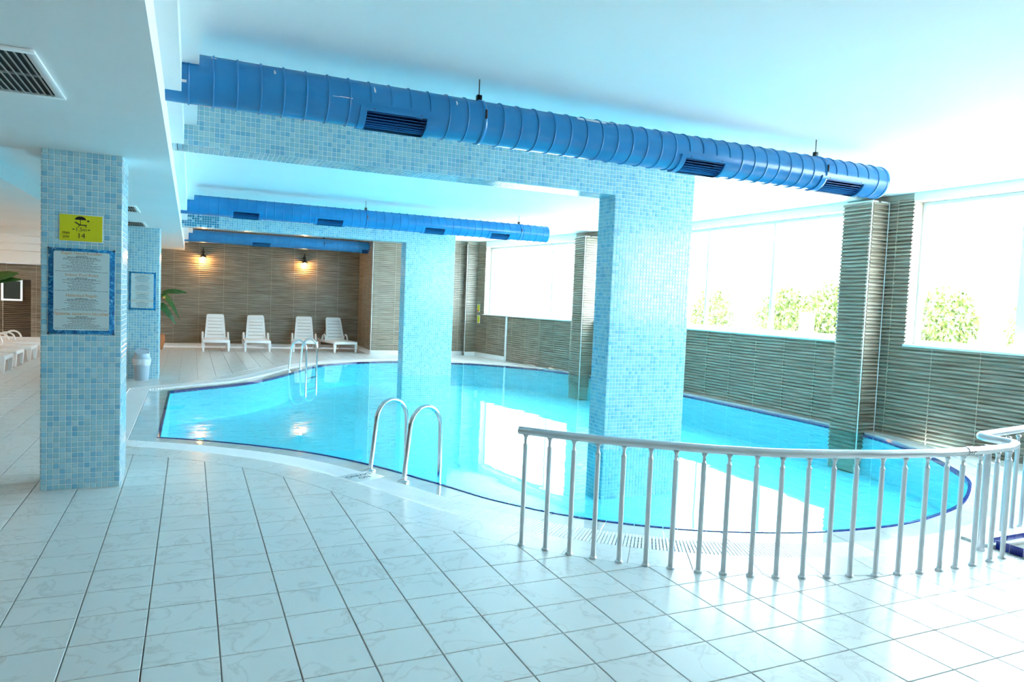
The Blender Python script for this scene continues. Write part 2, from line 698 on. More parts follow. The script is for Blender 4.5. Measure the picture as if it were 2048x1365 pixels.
o_b0, o_b1 = offset(BAND_IN + 0.004), offset(BAND_OUT - 0.003)
for i0 in range(0, NP_, 3):
    i1 = min(i0 + 3, NP_)
    P = quad_between(o_b0, o_b1, i0, i1)
    c = np.mean(P, axis=0)
    if c[0] > 9.75 or (c[0] > 5.97 and c[1] < -2.06) or (iw0 <= i0 <= iw1):
        continue
    t = MB()
    tile_mb(t, P, -0.0098, 0.0)
    t.build('border_tile', M['floor_tile'], floor)

# ------------------------------------------------------------------ swimming pool
pool = thing('swimming_pool', 'large curved swimming pool of clear turquoise water with cobalt edge line', 'pool', (5, 6, -0.6))
DEP = 0.62
sh = MB()
n = NP_
vs = [(p[0], p[1], -DEP) for p in OUT] + [(p[0], p[1], -0.04) for p in OUT]
sh.mesh(vs, [(i, (i + 1) % n, n + (i + 1) % n, n + i) for i in range(n)])
wpart(sh, 'pool_wall', M['pool'], pool)
pf = holed_plane(OUT.tolist(), [], -DEP)
pf.materials.append(M['poolgrout'])
o = link('pool_floor', pf, pool)
o.matrix_parent_inverse = Matrix.Translation(pool.location).inverted()
pb = MB()
BT = 0.25
cells = [(i, j) for i in range(0, 40) for j in range(-7, 54)]
corn = np.array([[(i * BT + .006, j * BT + .006), ((i + 1) * BT - .006, j * BT + .006), ((i + 1) * BT - .006, (j + 1) * BT - .006), (i * BT + .006, (j + 1) * BT - .006)] for i, j in cells])
vals = -sdist(corn.reshape(-1, 2)).reshape(-1, 4)
for c, v in zip(corn, vals):
    if (v <= 0).all():
        continue
    poly = clip_poly([tuple(p) for p in c], v)
    if len(poly) >= 3:
        pb.face([(p[0], p[1], -DEP + .006) for p in poly])
wpart(pb, 'pool_floor_tiles', M['pool'], pool, kind='stuff')
# cobalt edge band: short tiles on the lip and the top of the wall
eb = MB()
o_m, o_p = offset(-0.004), offset(0.030)
for i in range(NP_):
    P = quad_between(OUT, o_p, i, i + 1, 0.006)
    eb.prism(P, -0.05, -0.016)
    a, b = np.array(o_m[i]), np.array(o_m[(i + 1) % NP_])
    d = (b - a) / np.linalg.norm(b - a) * 0.003
    a, b = a + d, b - d
    c0, c1 = OUT[i], OUT[(i + 1) % NP_]
    vs = [(*a, -.06), (*b, -.06), (*b, -.018), (*a, -.018), (*c1, -.018), (*c0, -.018)]
    eb.mesh(vs, [(0, 1, 2, 3), (3, 2, 4, 5)])
wpart(eb, 'edge_tile_band', M['edge'], pool, kind='stuff')
# coping stones
o_c0, o_c1 = offset(0.032), offset(0.318)
o_c2 = offset(0.60)
for i0 in range(0, NP_, 4):
    i1 = min(i0 + 4, NP_)
    dry = iw0 <= i0 <= iw1
    xm, ym = OUT[min(i0 + 2, NP_ - 1)]
    gap_w = (9.85 - max(0.0, ym - 7.26) * 0.171) - xm          # room left before the window wall
    o_cw = offset(min(0.318, max(0.10, gap_w + 0.01))) if dry else o_c1
    P = quad_between(o_c0, o_cw, i0, i1)
    t = MB()
    tile_mb(t, P, -0.06, 0.012 if dry else -0.022, 0.003)
    wpart(t, 'coping_stone', M['coping'], pool)
    if not grate_at(i0) and not dry:
        t = MB()
        tile_mb(t, quad_between(offset(0.324), o_c2, i0, i1), -0.06, 0.0, 0.002)
        wpart(t, 'coping_stone', M['floor_tile'], pool)
# overflow grate and its channel
gut = MB()
o_g0, o_g1 = offset(0.322), offset(0.618)
for i in range(NP_):
    if not grate_at(i):
        continue
    j = (i + 1) % NP_
    a, b, c, d = o_g0[i], o_g0[j], o_g1[j], o_g1[i]
    gut.face([(*a, -.10), (*d, -.10), (*c, -.10), (*b, -.10)])
    gut.face([(*a, -.10), (*b, -.10), (*b, -.03), (*a, -.03)])
    gut.face([(*d, -.10), (*d, -.012), (*c, -.012), (*c, -.10)])
wpart(gut, 'overflow_channel', M['gutter'], pool)
gr = MB()
NSL = 5
for i in range(NP_):
    if not grate_at(i):
        continue
    j = (i + 1) % NP_
    for k in range(NSL):
        t0, t1 = (k + .16) / NSL, (k + .84) / NSL
        P = [o_g0[i] + (o_g0[j] - o_g0[i]) * t0, o_g0[i] + (o_g0[j] - o_g0[i]) * t1, o_g1[i] + (o_g1[j] - o_g1[i]) * t1, o_g1[i] + (o_g1[j] - o_g1[i]) * t0]
        P = [tuple(p) for p in P]
        if signed_area(np.array(P)) < 0:
            P.reverse()
        gr.prism(P, -0.022, -0.001)
wpart(gr, 'grate_slats', M['grate'], pool, kind='stuff')
gs = MB()
for da, db in ((0.40, 0.412), (0.47, 0.482), (0.54, 0.552)):
    oa, ob = offset(da), offset(db)
    for i in range(NP_):
        if grate_at(i):
            P = quad_between(oa, ob, i, i + 1, 0)
            gs.prism(P, -0.026, -0.010)
wpart(gs, 'grate_spine', M['grate'], pool)
wm = holed_plane(offset(0.028).tolist(), [], -0.013)
wm.materials.append(M['water'])
o = link('water', wm, pool)
o.matrix_parent_inverse = Matrix.Translation(pool.location).inverted()

# ------------------------------------------------------------------ small pool beside the railing
bx0, bx1, by0, by1 = BASIN
small = thing('paddling_pool', 'small dark blue tiled pool at the right behind the railing', 'pool', (8, -5, -0.5))
b = MB()
b.box(bx0 + .40, bx1, by0, by1 - .17, -.47, -.45)
wpart(b, 'basin_floor', M['edge'], small)
bt = MB()
k = 0
for zz in np.arange(-.44, -.03, .1):
    for xx in np.arange(bx0 + .40, bx1 - .1, .1):
        bt.box(xx + .003, xx + .097, by1 - .18, by1 - .172, zz + .003, zz + .097)
    for yy in np.arange(by0, by1 - .25, .1):
        bt.box(bx0 + .392, bx0 + .40, yy + .003, yy + .097, zz + .003, zz + .097)
wpart(bt, 'basin_wall_tiles', M['edge'], small, kind='stuff')
b = MB()
b.box(bx0 + .36, bx1, by1 - .172, by1 - .05, -.5, -.02)
b.box(bx0 + .34, bx0 + .392, by0, by1 - .05, -.5, -.02)
wpart(b, 'basin_wall', M['mgrout'], small)
b = MB()
b.rbox(bx0 + .34, bx1, by1 - .22, by1 + .02, -.02, .02, .006)
wpart(b, 'kerb', M['floor_tile'], small)
for xx in np.arange(bx0 + .5, bx1 - .4, .45):
    t = MB()
    t.box(xx, xx + .44, by1 - .52, by1 - .23, -.16, -.13)
    wpart(t, 'step_tile', M['edge'], small)
b = MB()
for yy in np.arange(by0, by1, .022):
    b.box(bx0 + .02, bx0 + .33, yy, yy + .013, -.022, -.001)
wpart(b, 'grate_slats', M['grate'], small, kind='stuff')
b = MB()
b.box(bx0, bx0 + .345, by0, by1, -.12, -.10)
wpart(b, 'overflow_channel', M['gutter'], small)
b = MB()
b.face([(bx0 + .40, by0, -.05), (bx1, by0, -.05), (bx1, by1 - .18, -.05), (bx0 + .40, by1 - .18, -.05)])
wpart(b, 'water', M['water'], small)

# ------------------------------------------------------------------ walls with ribbed tiles
RW, RH, NR = 0.667, 0.333, 6


def subtract(rects, hole):
    out = []
    a0, a1, b0, b1 = hole
    for (u0, u1, z0, z1) in rects:
        if a1 <= u0 or a0 >= u1 or b1 <= z0 or b0 >= z1:
            out.append((u0, u1, z0, z1))
            continue
        if a0 > u0:
            out.append((u0, a0, z0, z1))
        if a1 < u1:
            out.append((a1, u1, z0, z1))
        m0, m1 = max(u0, a0), min(u1, a1)
        if b0 > z0:
            out.append((m0, m1, z0, b0))
        if b1 < z1:
            out.append((m0, m1, b1, z1))
    return out


RIBC = {}


def rib_mesh(wd, ht, mt='rib'):
    key = (round(wd, 3), round(ht, 3), mt)
    if key in RIBC:
        return RIBC[key]
    mb = MB()
    ph = RH / NR
    nr = max(1, int(round(ht / ph)))
    ph = ht / nr
    prof = []
    for k in range(nr):
        z = k * ph
        prof += [(z + 0.0008, 0.001), (z + ph * .20, 0.001), (z + ph * .26, 0.030), (z + ph * .62, 0.029), (z + ph * .97, 0.008)]
    prof.append((ht, 0.003))
    vs = [(0, 0, 0), (wd, 0, 0)]
    for z, d in prof:
        vs += [(0.0, -d, z), (wd, -d, z)]
    fs = []
    m = len(prof)
    for k in range(m - 1):
        a = 2 + 2 * k
        fs.append((a, a + 1, a + 3, a + 2))
    mb.mesh(vs, fs)
    # ends
    for s_ in (0, 1):
        ring = [2 + 2 * k + s_ for k in range(m)]
        b = len(vs)
        pts = [vs[q] for q in ring] + [(wd * s_, 0, ht), (wd * s_, 0, 0)]
        mb.mesh(pts, [tuple(range(len(pts))) if s_ == 0 else tuple(reversed(range(len(pts))))])
    me = mb.data('wall_tile', M[mt])
    RIBC[key] = me
    return me


def tiled_wall(parent, p0, p1, z0, z1, holes=(), u_off=0.0, zbase=0.0, mt='rib'):
    """ribbed tiles on the vertical plane p0->p1; they face the right-hand side of that direction"""
    p0, p1 = Vector(p0), Vector(p1)
    d = p1 - p0
    Ln = d.length
    ang = math.atan2(d.y, d.x)
    d = d / Ln
    pm = Matrix.LocRotScale(parent.location, parent.rotation_euler, None).inverted()
    k0 = int(math.floor(-u_off / RW))
    i = k0
    while i * RW + u_off < Ln:
        ua, ub = max(0, i * RW + u_off), min(Ln, (i + 1) * RW + u_off)
        i += 1
        if ub - ua < 0.02:
            continue
        if ua > 0.02:
            gl = MB()
            mg = Matrix(((d.x, -d.y, 0, p0.x), (d.y, d.x, 0, p0.y), (0, 0, 1, 0), (0, 0, 0, 1)))
            rs = [(ua - .003, ua + .003, z0, z1)]
            for h in holes:
                rs = subtract(rs, h)
            for (a, b_, c, e) in rs:
                gl.box(a, b_, -.0295, 0, c, e, mtx=mg)
            if gl.f:
                o = gl.build('grout_line', M['groutline'], parent)
                o.matrix_parent_inverse = pm
        j = int(math.floor((z0 - zbase) / RH))
        while j * RH + zbase < z1 - 0.01:
            za, zb = max(z0, j * RH + zbase), min(z1, (j + 1) * RH + zbase)
            j += 1
            if zb - za < 0.015:
                continue
            rs = [(ua, ub, za, zb)]
            for h in holes:
                rs = subtract(rs, h)
            for (a, b_, c, e) in rs:
                if b_ - a < 0.02 or e - c < 0.015:
                    continue
                me = rib_mesh(b_ - a - 0.005, e - c, mt)
                q = p0 + d * (a + 0.0025)
                o = link('wall_tile', me, parent, loc=(q.x, q.y, c), rotz=ang)
                if pm != Matrix.Identity(4):
                    o.matrix_parent_inverse = pm


def wall_core(name, p0, p1, z0, z1, th, holes=(), material=None, label=None):
    """slab on the left-hand (outer) side of p0->p1"""
    p0, p1 = Vector(p0), Vector(p1)
    d = p1 - p0
    Ln = d.length
    d /= Ln
    nn = Vector((-d.y, d.x))
    rs = [(0, Ln, z0, z1)]
    for h in holes:
        rs = subtract(rs, h)
    mb = MB()
    m = Matrix(((d.x, nn.x, 0, p0.x), (d.y, nn.y, 0, p0.y), (0, 0, 1, 0), (0, 0, 0, 1)))
    for (a, b_, c, e) in rs:
        mb.box(a, b_, 0, th, c, e, mtx=m)
    o = mb.build(name, material or M['ribgrout'], kind='structure')
    if label:
        o['label'] = label
    return o


HC = 3.5
# back wall with a low recess at the far left
REC = (0.0, 2.0, 0.0, 1.78)
wb = wall_core('wall_back', (-5.38, 17.2), (5.42, 17.2), 0, HC + .2, 0.2, [REC], label='brown ribbed tile wall behind the four loungers')
tiled_wall(wb, (-5.38, 17.2), (5.42, 17.2), 0, HC, [REC], u_off=5.38 + 0.07 - 9 * RW)
wr = wall_core('wall_recess', (-5.6, 18.5), (-3.2, 18.5), 0, 2.2, 0.2, label='ribbed wall with painted-in shade at the back of the low recess')
tiled_wall(wr, (-5.6, 18.5), (-3.2, 18.5), 0, 2.0, mt='ribshade')  # tile colour carries the recess shade
wrs = wall_core('wall_recess_side', (-3.38, 18.5), (-3.38, 17.4), 0, 2.0, 0.2, material=M['ribshade'])
rc = MB()
rc.box(-5.6, -3.2, 17.4, 18.7, 1.78, 1.95)
tag(rc.build('ceiling_recess', M['white'], kind='structure'), 'low white ceiling over the dark recess')
wl2 = wall_core('wall_back_left', (X0, 17.2), (-5.38, 17.2), 0, HC + .2, 0.2, label='brown ribbed wall left of the recess')
tiled_wall(wl2, (X0, 17.2), (-5.38, 17.2), 0, 2.3)
wj = wall_core('wall_jog', (5.42, 17.2), (5.35, 15.08), 0, HC + .2, 0.15, label='brown ribbed return wall beside the last lounger')
tiled_wall(wj, (5.42, 17.2), (5.36, 15.08), 0, HC)
wf = wall_core('wall_far', (5.35, 15.08), (8.72, 15.08), 0, HC + .2, 0.2, label='pale lit ribbed wall behind the far mosaic pillar')
tiled_wall(wf, (5.35, 15.08), (8.2, 15.08), 0, 3.42)
wp = MB()
wp.box(8.2, 8.75, 14.87, 15.08, 0, HC)
wpil = wp.build('wall_pilaster', M['ribgrout'], kind='structure')
wpil['label'] = 'narrow ribbed pilaster in the far window corner'
tiled_wall(wpil, (8.2, 15.08), (8.2, 14.87), 0, 3.40)
tiled_wall(wpil, (8.2, 14.87), (8.56, 14.87), 0, 3.40)

# window wall: an angled far stretch and a straight near one
SILL, HEAD = 1.33, 3.36
A1, A0 = (8.55, 14.86), (9.85, 7.26)
WIN_A = [(0.45, 4.70, SILL - .02, HEAD - .04), (5.55, 7.45, SILL, HEAD)]
wa = wall_core('wall_right_far', A1, A0, 0, HC + .2, 0.28, WIN_A, label='angled ribbed wall under the far window')
tiled_wall(wa, A1, A0, 0, 3.42, [(a, b_, c, 3.6) for a, b_, c, d in WIN_A])
def uy(y):
    return 7.26 - y
WIN_B = [(uy(6.95), uy(2.55), SILL, HEAD), (uy(1.40), uy(-1.95), SILL + .02, HEAD + .02), (uy(-2.5), uy(-5.6), SILL + .02, HEAD + .02)]
wn = wall_core('wall_right', (9.85, 7.26), (9.85, Y0 - .3), -0.3, HC + .2, 0.28, WIN_B, label='grey-lit ribbed tile wall under the large windows')
tiled_wall(wn, (9.85, 7.26), (9.85, Y0), -0.06, 3.42, [(a, b_, c, 3.6) for a, b_, c, d in WIN_B], u_off=0.28)
for wal, P_, Q_, wins in ((wa, A1, A0, WIN_A), (wn, (9.85, 7.26), (9.85, Y0), WIN_B)):
    P_, Q_ = Vector(P_), Vector(Q_)
    dd = (Q_ - P_).normalized()
    for (a, b_, c, d) in wins:
        pl_ = MB()
        pl_.box(a - .01, b_ + .01, -.022, .0, d, HC, mtx=Matrix(((dd.x, -dd.y, 0, P_.x), (dd.y, dd.x, 0, P_.y), (0, 0, 1, 0), (0, 0, 0, 1))))
        pl_.build('plaster_lintel', M['white'], wal)
# plain walls out of view that close the room
wfr = wall_core('wall_front', (10.1, Y0), (X0, Y0), 0, HC + .2, 0.3, material=M['plainbrown'], label='plain brown wall behind the viewpoint')
wlf = wall_core('wall_left', (X0, Y0 - .3), (X0, 17.4), 0, HC + .2, 0.3, material=M['plainbrown'], label='plain brown wall at the left')

# baseboards
def baseboard(name, p0, p1):
    p0, p1 = Vector(p0), Vector(p1)
    d = p1 - p0
    Ln = d.length
    d /= Ln
    nn = Vector((d.y, -d.x))
    m = Matrix(((d.x, nn.x, 0, p0.x), (d.y, nn.y, 0, p0.y), (0, 0, 1, 0), (0, 0, 0, 1)))
    mb = MB()
    mb.rbox(0, Ln, 0, 0.032, 0.0, 0.125, 0.005, 1, mtx=m)
    return mb.build(name, M['trim'], kind='structure')


baseboard('baseboard_back', (-3.36, 17.2), (5.42, 17.2))
baseboard('baseboard_jog', (5.42, 17.17), (5.35, 15.06))
baseboard('baseboard_far', (5.33, 15.08), (8.2, 15.08))
baseboard('baseboard_pilaster', (8.18, 14.87), (8.56, 14.87))
dA = (Vector(A0) - Vector(A1)).normalized()
q1 = Vector(A1) + dA * 1.66
baseboard('baseboard_right', A1, (q1.x, q1.y))

# white corner trims
def trim(n_, x, y, z0, z1, s_=0.012):
    mb = MB()
    mb.box(x - s_, x + s_, y - s_, y + s_, z0, z1)
    return mb.build('trim_%d' % n_, M['trim'], kind='structure')


trim(1, 5.331, 15.048, 0.1, HC, .006)
trim(2, 8.172, 14.842, 0.1, 3.4, .006)
q = Vector(A1) + dA * 1.71 + Vector((dA.y, -dA.x)) * 0.02
mb = MB()
mb.rbox(-.045, .045, -.02, .02, 0.0, 1.32, .006, 1, mtx=Matrix.Translation((q.x, q.y, 0)) @ Matrix.Rotation(math.atan2(dA.y, dA.x), 4, 'Z'))
tag(mb.build('trim_3', M['trim'], kind='structure'), 'white vertical cover strip below the far window')

# piers on the window wall
def pier(name, label, x0, x1, y0, y1, z1):
    t = thing(name, label, 'pillar', ((x0 + x1) / 2, (y0 + y1) / 2, 0))
    b = MB()
    b.box(x0, x1, y0, y1, -.6, z1)
    wpart(b, 'core', M['ribgrout'], t)
    tiled_wall(t, (x0, y1), (x0, y0), -.30, z1)
    tiled_wall(t, (x0, y0), (x1 - .0, y0), -.30, z1)
    b = MB()
    b.box(x0 - .033, x0 - .023, y0 - .033, y0 - .023, -.30, z1)
    wpart(b, 'corner_trim', M['trim'], t)
    b = MB()
    b.box(x0 - .02, x0 + .1, y0 - .02, y1, z1 - .03, z1 + .0)
    b.box(x0 + .16, x1, y0 - .02, y0 + .1, z1 - .025, z1 + .0)
    wpart(b, 'plaster_edge', M['white'], t)
    return t


pier('window_pier', 'ribbed tile pier between the two nearest windows, standing at the pool edge', 9.50, 9.85, 1.82, 2.30, 3.41)
pier('window_pier', 'ribbed tile pier half hidden behind the wide near pool pillar', 9.14, 9.55, 9.40, 9.92, 3.37)
trim(4, 9.817, 1.787, -.05, 3.40, 0.004)


def window(n_, p0, p1, z0, z1, mull, label, depth=0.2, fr=0.055):
    """frame, mullions, panes and sill in the opening p0->p1 (room on the right-hand side)"""
    p0, p1 = Vector(p0), Vector(p1)
    d = p1 - p0
    Ln = d.length
    d /= Ln
    nn = Vector((-d.y, d.x))
    m = Matrix(((d.x, nn.x, 0, p0.x), (d.y, nn.y, 0, p0.y), (0, 0, 1, 0), (0, 0, 0, 1)))
    f = MB()
    f.box(0, Ln, depth - .03, depth + .04, z0, z0 + fr, mtx=m)
    f.box(0, Ln, depth - .03, depth + .04, z1 - fr, z1, mtx=m)
    f.box(0, fr, depth - .03, depth + .04, z0 + fr, z1 - fr, mtx=m)
    f.box(Ln - fr, Ln, depth - .03, depth + .04, z0 + fr, z1 - fr, mtx=m)
    w_ = f.build('window_%d' % n_, M['trim'], kind='structure')
    w_['label'] = label
    edges = [fr]
    for (u, wd) in mull:
        b = MB()
        b.box(u - wd / 2, u + wd / 2, depth - .03, depth + .04, z0 + fr, z1 - fr, mtx=m)
        b.build('mullion', M['trim'], w_)
        edges += [u - wd / 2, u + wd / 2]
    edges.append(Ln - fr)
    for k in range(0, len(edges), 2):
        b = MB()
        b.box(edges[k], edges[k + 1], depth, depth + .006, z0 + fr, z1 - fr, mtx=m)
        b.build('pane', M['glass'], w_)
    s_ = MB()
    s_.rbox(-.02, Ln + .02, -.05, depth - .03, z0 - .03, z0 + .002, .005, 1, mtx=m)
    s_.build('sill', M['trim'], w_)
    c = p0 + d * (Ln / 2) + nn * (depth + .12)
    # portal faces the room
    portal((c.x, c.y, (z0 + z1) / 2), (R(90), 0, math.atan2(d.y, d.x)), Ln, z1 - z0)
    return w_


def onA(u):
    p = Vector(A1) + dA * u
    return (p.x, p.y)


window(1, onA(WIN_A[0][0]), onA(WIN_A[0][1]), WIN_A[0][2], WIN_A[0][3], [(3.08, .05)], 'far blown-out window in the angled wall')
window(2, onA(WIN_A[1][0]), onA(WIN_A[1][1]), SILL, HEAD, [], 'window mostly hidden behind the wide near pillar')
window(3, (9.85, 6.95), (9.85, 2.55), SILL, HEAD, [(6.95 - 6.0, .05), (6.95 - 4.22, .06)], 'wide bright window between the mosaic pillar and the ribbed pier')
window(4, (9.85, 1.40), (9.85, -1.95), SILL + .02, HEAD + .02, [(1.40 + 0.02, .11)], 'nearest bright window at the right edge of the view')
window(5, (9.85, -2.5), (9.85, -5.6), SILL + .02, HEAD + .02, [(1.5, .06)], 'window beyond the right edge of the view')

# small dark window in the recess
b = MB()
b.box(-4.30, -3.80, 18.44, 18.48, 1.17, 1.22)
b.box(-4.30, -3.80, 18.44, 18.48, 1.72, 1.77)
b.box(-4.30, -4.25, 18.44, 18.48, 1.22, 1.72)
b.box(-3.85, -3.80, 18.44, 18.48, 1.22, 1.72)
w7 = b.build('window_6', M['trim'], kind='structure')
w7['label'] = 'small dark window in the recess at the far left'
b = MB()
b.box(-4.25, -3.85, 18.455, 18.47, 1.22, 1.72)
b.build('pane', M['darkglass'], w7)

# ------------------------------------------------------------------ ceiling
c_ = MB()
c_.box(0.545, 10.15, Y0 - .3, 17.4, HC, HC + .25)
ceil = c_.build('ceiling', M['ceil'], kind='structure')
ceil['label'] = 'high white ceiling over the pool'
prof = [(-.75, 2.82), (.34, 2.82), (.34, 3.04), (.44, 3.04), (.44, 3.22), (.545, 3.22), (.545, 3.75), (-.75, 3.75)]
s_ = MB()
ya, yb = Y0 - .3, 17.2
nn_ = len(prof)
vs = [(x, ya, z) for x, z in prof] + [(x, yb, z) for x, z in prof]
fs = [tuple(range(nn_)), tuple(reversed(range(nn_, 2 * nn_)))] + [(i, nn_ + i, nn_ + (i + 1) % nn_, (i + 1) % nn_) for i in range(nn_)]
s_.mesh(vs, fs)
s_.build('stepped_soffit', M['ceil'], ceil)
s_ = MB()
s_.box(X0 - .3, -.75, Y0 - .3, 1.53, 2.82, 3.75)
s_.build('low_soffit', M['ceil'], ceil)
s_ = MB()
s_.box(X0 - .3, -.75, 1.53, 17.4, 3.20, 3.75)
s_.build('raised_panel', M['ceil'], ceil)
s_ = MB()
s_.box(X0 - .3, -1.61, 1.53, 17.4, 2.98, 3.20)
s_.build('side_step', M['ceil'], ceil)
for k, (yy, zz) in enumerate(((14.3, 2.80), (14.8, 2.64), (15.3, 2.48), (15.8, 2.18))):
    s_ = MB()
    s_.box(X0 - .3, -2.3, yy, 17.19, zz, 2.98)
    s_.build('end_step', M['ceil'], ceil)

# ------------------------------------------------------------------ mosaic columns, pillars and beams
MP = 0.0446
MT = 0.0045


def mosaic_tile_geo(h):
    e = 0.0035
    vs = [(-h, -h, 0), (h, -h, 0), (h, h, 0), (-h, h, 0), (-h + e, -h + e, MT), (h - e, -h + e, MT), (h - e, h - e, MT), (-h + e, h - e, MT)]
    return vs, [(4, 5, 6, 7), (0, 1, 5, 4), (1, 2, 6, 5), (2, 3, 7, 6), (3, 0, 4, 7)]


TV, TF = mosaic_tile_geo(MP / 2 - 0.0021)
TILE_ME = []
for k, m in enumerate(MOS + [MOSDARK]):
    TILE_ME.append(MB().mesh(TV, TF).data('mosaic_tile', m))


def mosaic(t, faces, individuals=True, dark=None, clip=None):
    """faces: (origin, u, v) with u, v full edge vectors; tiles stand proud along u x v"""
    pm = Matrix.LocRotScale(t.location, t.rotation_euler, None).inverted()
    cand = []
    for (o_, u, v) in faces:
        o_, u, v = Vector(o_), Vector(u), Vector(v)
        nu, nv = max(1, round(u.length / MP)), max(1, round(v.length / MP))
        du, dv = u / nu, v / nv
        n_ = u.cross(v).normalized()
        uh, vh = u.normalized(), v.normalized()
        su, sv = du.length / MP, dv.length / MP
        for i in range(nu):
            for j in range(nv):
                c = o_ + du * (i + .5) + dv * (j + .5)
                if clip and clip(c):
                    continue
                a = 0
                if (CAM_LOC - c).dot(n_) > 0:
                    a = shown_area([c - du / 2 - dv / 2, c + du / 2 - dv / 2, c + du / 2 + dv / 2, c - du / 2 + dv / 2])
                sh_ = random.choices(range(5), (5, 4, 4, 4, 2))[0]
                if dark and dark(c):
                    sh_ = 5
                mtx = Matrix(((uh.x * su, vh.x * sv, n_.x, c.x), (uh.y * su, vh.y * sv, n_.y, c.y), (uh.z * su, vh.z * sv, n_.z, c.z), (0, 0, 0, 1)))
                cand.append((a, sh_, mtx))
    cand.sort(key=lambda q: -q[0])
    rest = MB()
    for k, (a, sh_, mtx) in enumerate(cand):
        if individuals and k < 300 and a > 64:
            o = link('mosaic_tile', TILE_ME[sh_], t, mtx=mtx)
            o.matrix_parent_inverse = pm
        else:
            rest.mesh(TV, TF, sh_, False, mtx)
    wpart(rest, 'mosaic_tiles', MOS + [MOSDARK], t, kind='stuff')


def block(name, label, cat, x0, x1, y0, y1, z0, z1, faces, individuals=True, dark=None):
    t = thing(name, label, cat, ((x0 + x1) / 2, (y0 + y1) / 2, z0))
    b = MB()
    b.box(x0, x1, y0, y1, z0, z1)
    wpart(b, 'core', M['mgrout'], t)
    F = {'front': ((x0, y0, z0), (x1 - x0, 0, 0), (0, 0, z1 - z0)),
         'right': ((x1, y0, z0), (0, y1 - y0, 0), (0, 0, z1 - z0)),
         'left': ((x0, y1, z0), (0, y0 - y1, 0), (0, 0, z1 - z0)),
         'back': ((x1, y1, z0), (x0 - x1, 0, 0), (0, 0, z1 - z0)),
         'under': ((x0, y1, z0), (x1 - x0, 0, 0), (0, y0 - y1, 0))}
    mosaic(t, [F[f] for f in faces], individuals, dark)
    return t


block('mosaic_column', 'square pale blue mosaic column carrying the yellow sign and large rules board', 'column', -.60, -.02, 1.37, 1.90, 0, 2.82, ['front', 'right', 'left', 'back'])
block('mosaic_column', 'farther pale blue mosaic column with the grey bin at its foot', 'column', -.62, -.02, 9.37, 10.0, 0, 2.82, ['front', 'right', 'left', 'back'])
block('mosaic_pillar', 'wide mosaic pillar rising from the pool behind the curved railing', 'pillar', 5.06, 6.20, 1.70, 2.06, -.62, HC, ['front', 'left', 'right', 'back'])
block('mosaic_pillar', 'farther wide mosaic pillar in the pool, near the loungers', 'pillar', 4.80, 5.93, 9.70, 10.08, -.62, HC, ['front', 'left', 'right', 'back'])
block('mosaic_beam', 'nearer mosaic ceiling beam just below the closest blue duct', 'beam', .34, 5.06, 1.70, 2.06, 3.04, HC, ['front', 'under'])
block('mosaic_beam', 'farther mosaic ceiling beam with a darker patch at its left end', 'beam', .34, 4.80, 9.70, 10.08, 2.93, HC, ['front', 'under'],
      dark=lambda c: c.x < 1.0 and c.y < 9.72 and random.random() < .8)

# ------------------------------------------------------------------ blue spiral ducts
DZ, DR = 3.16, 0.166


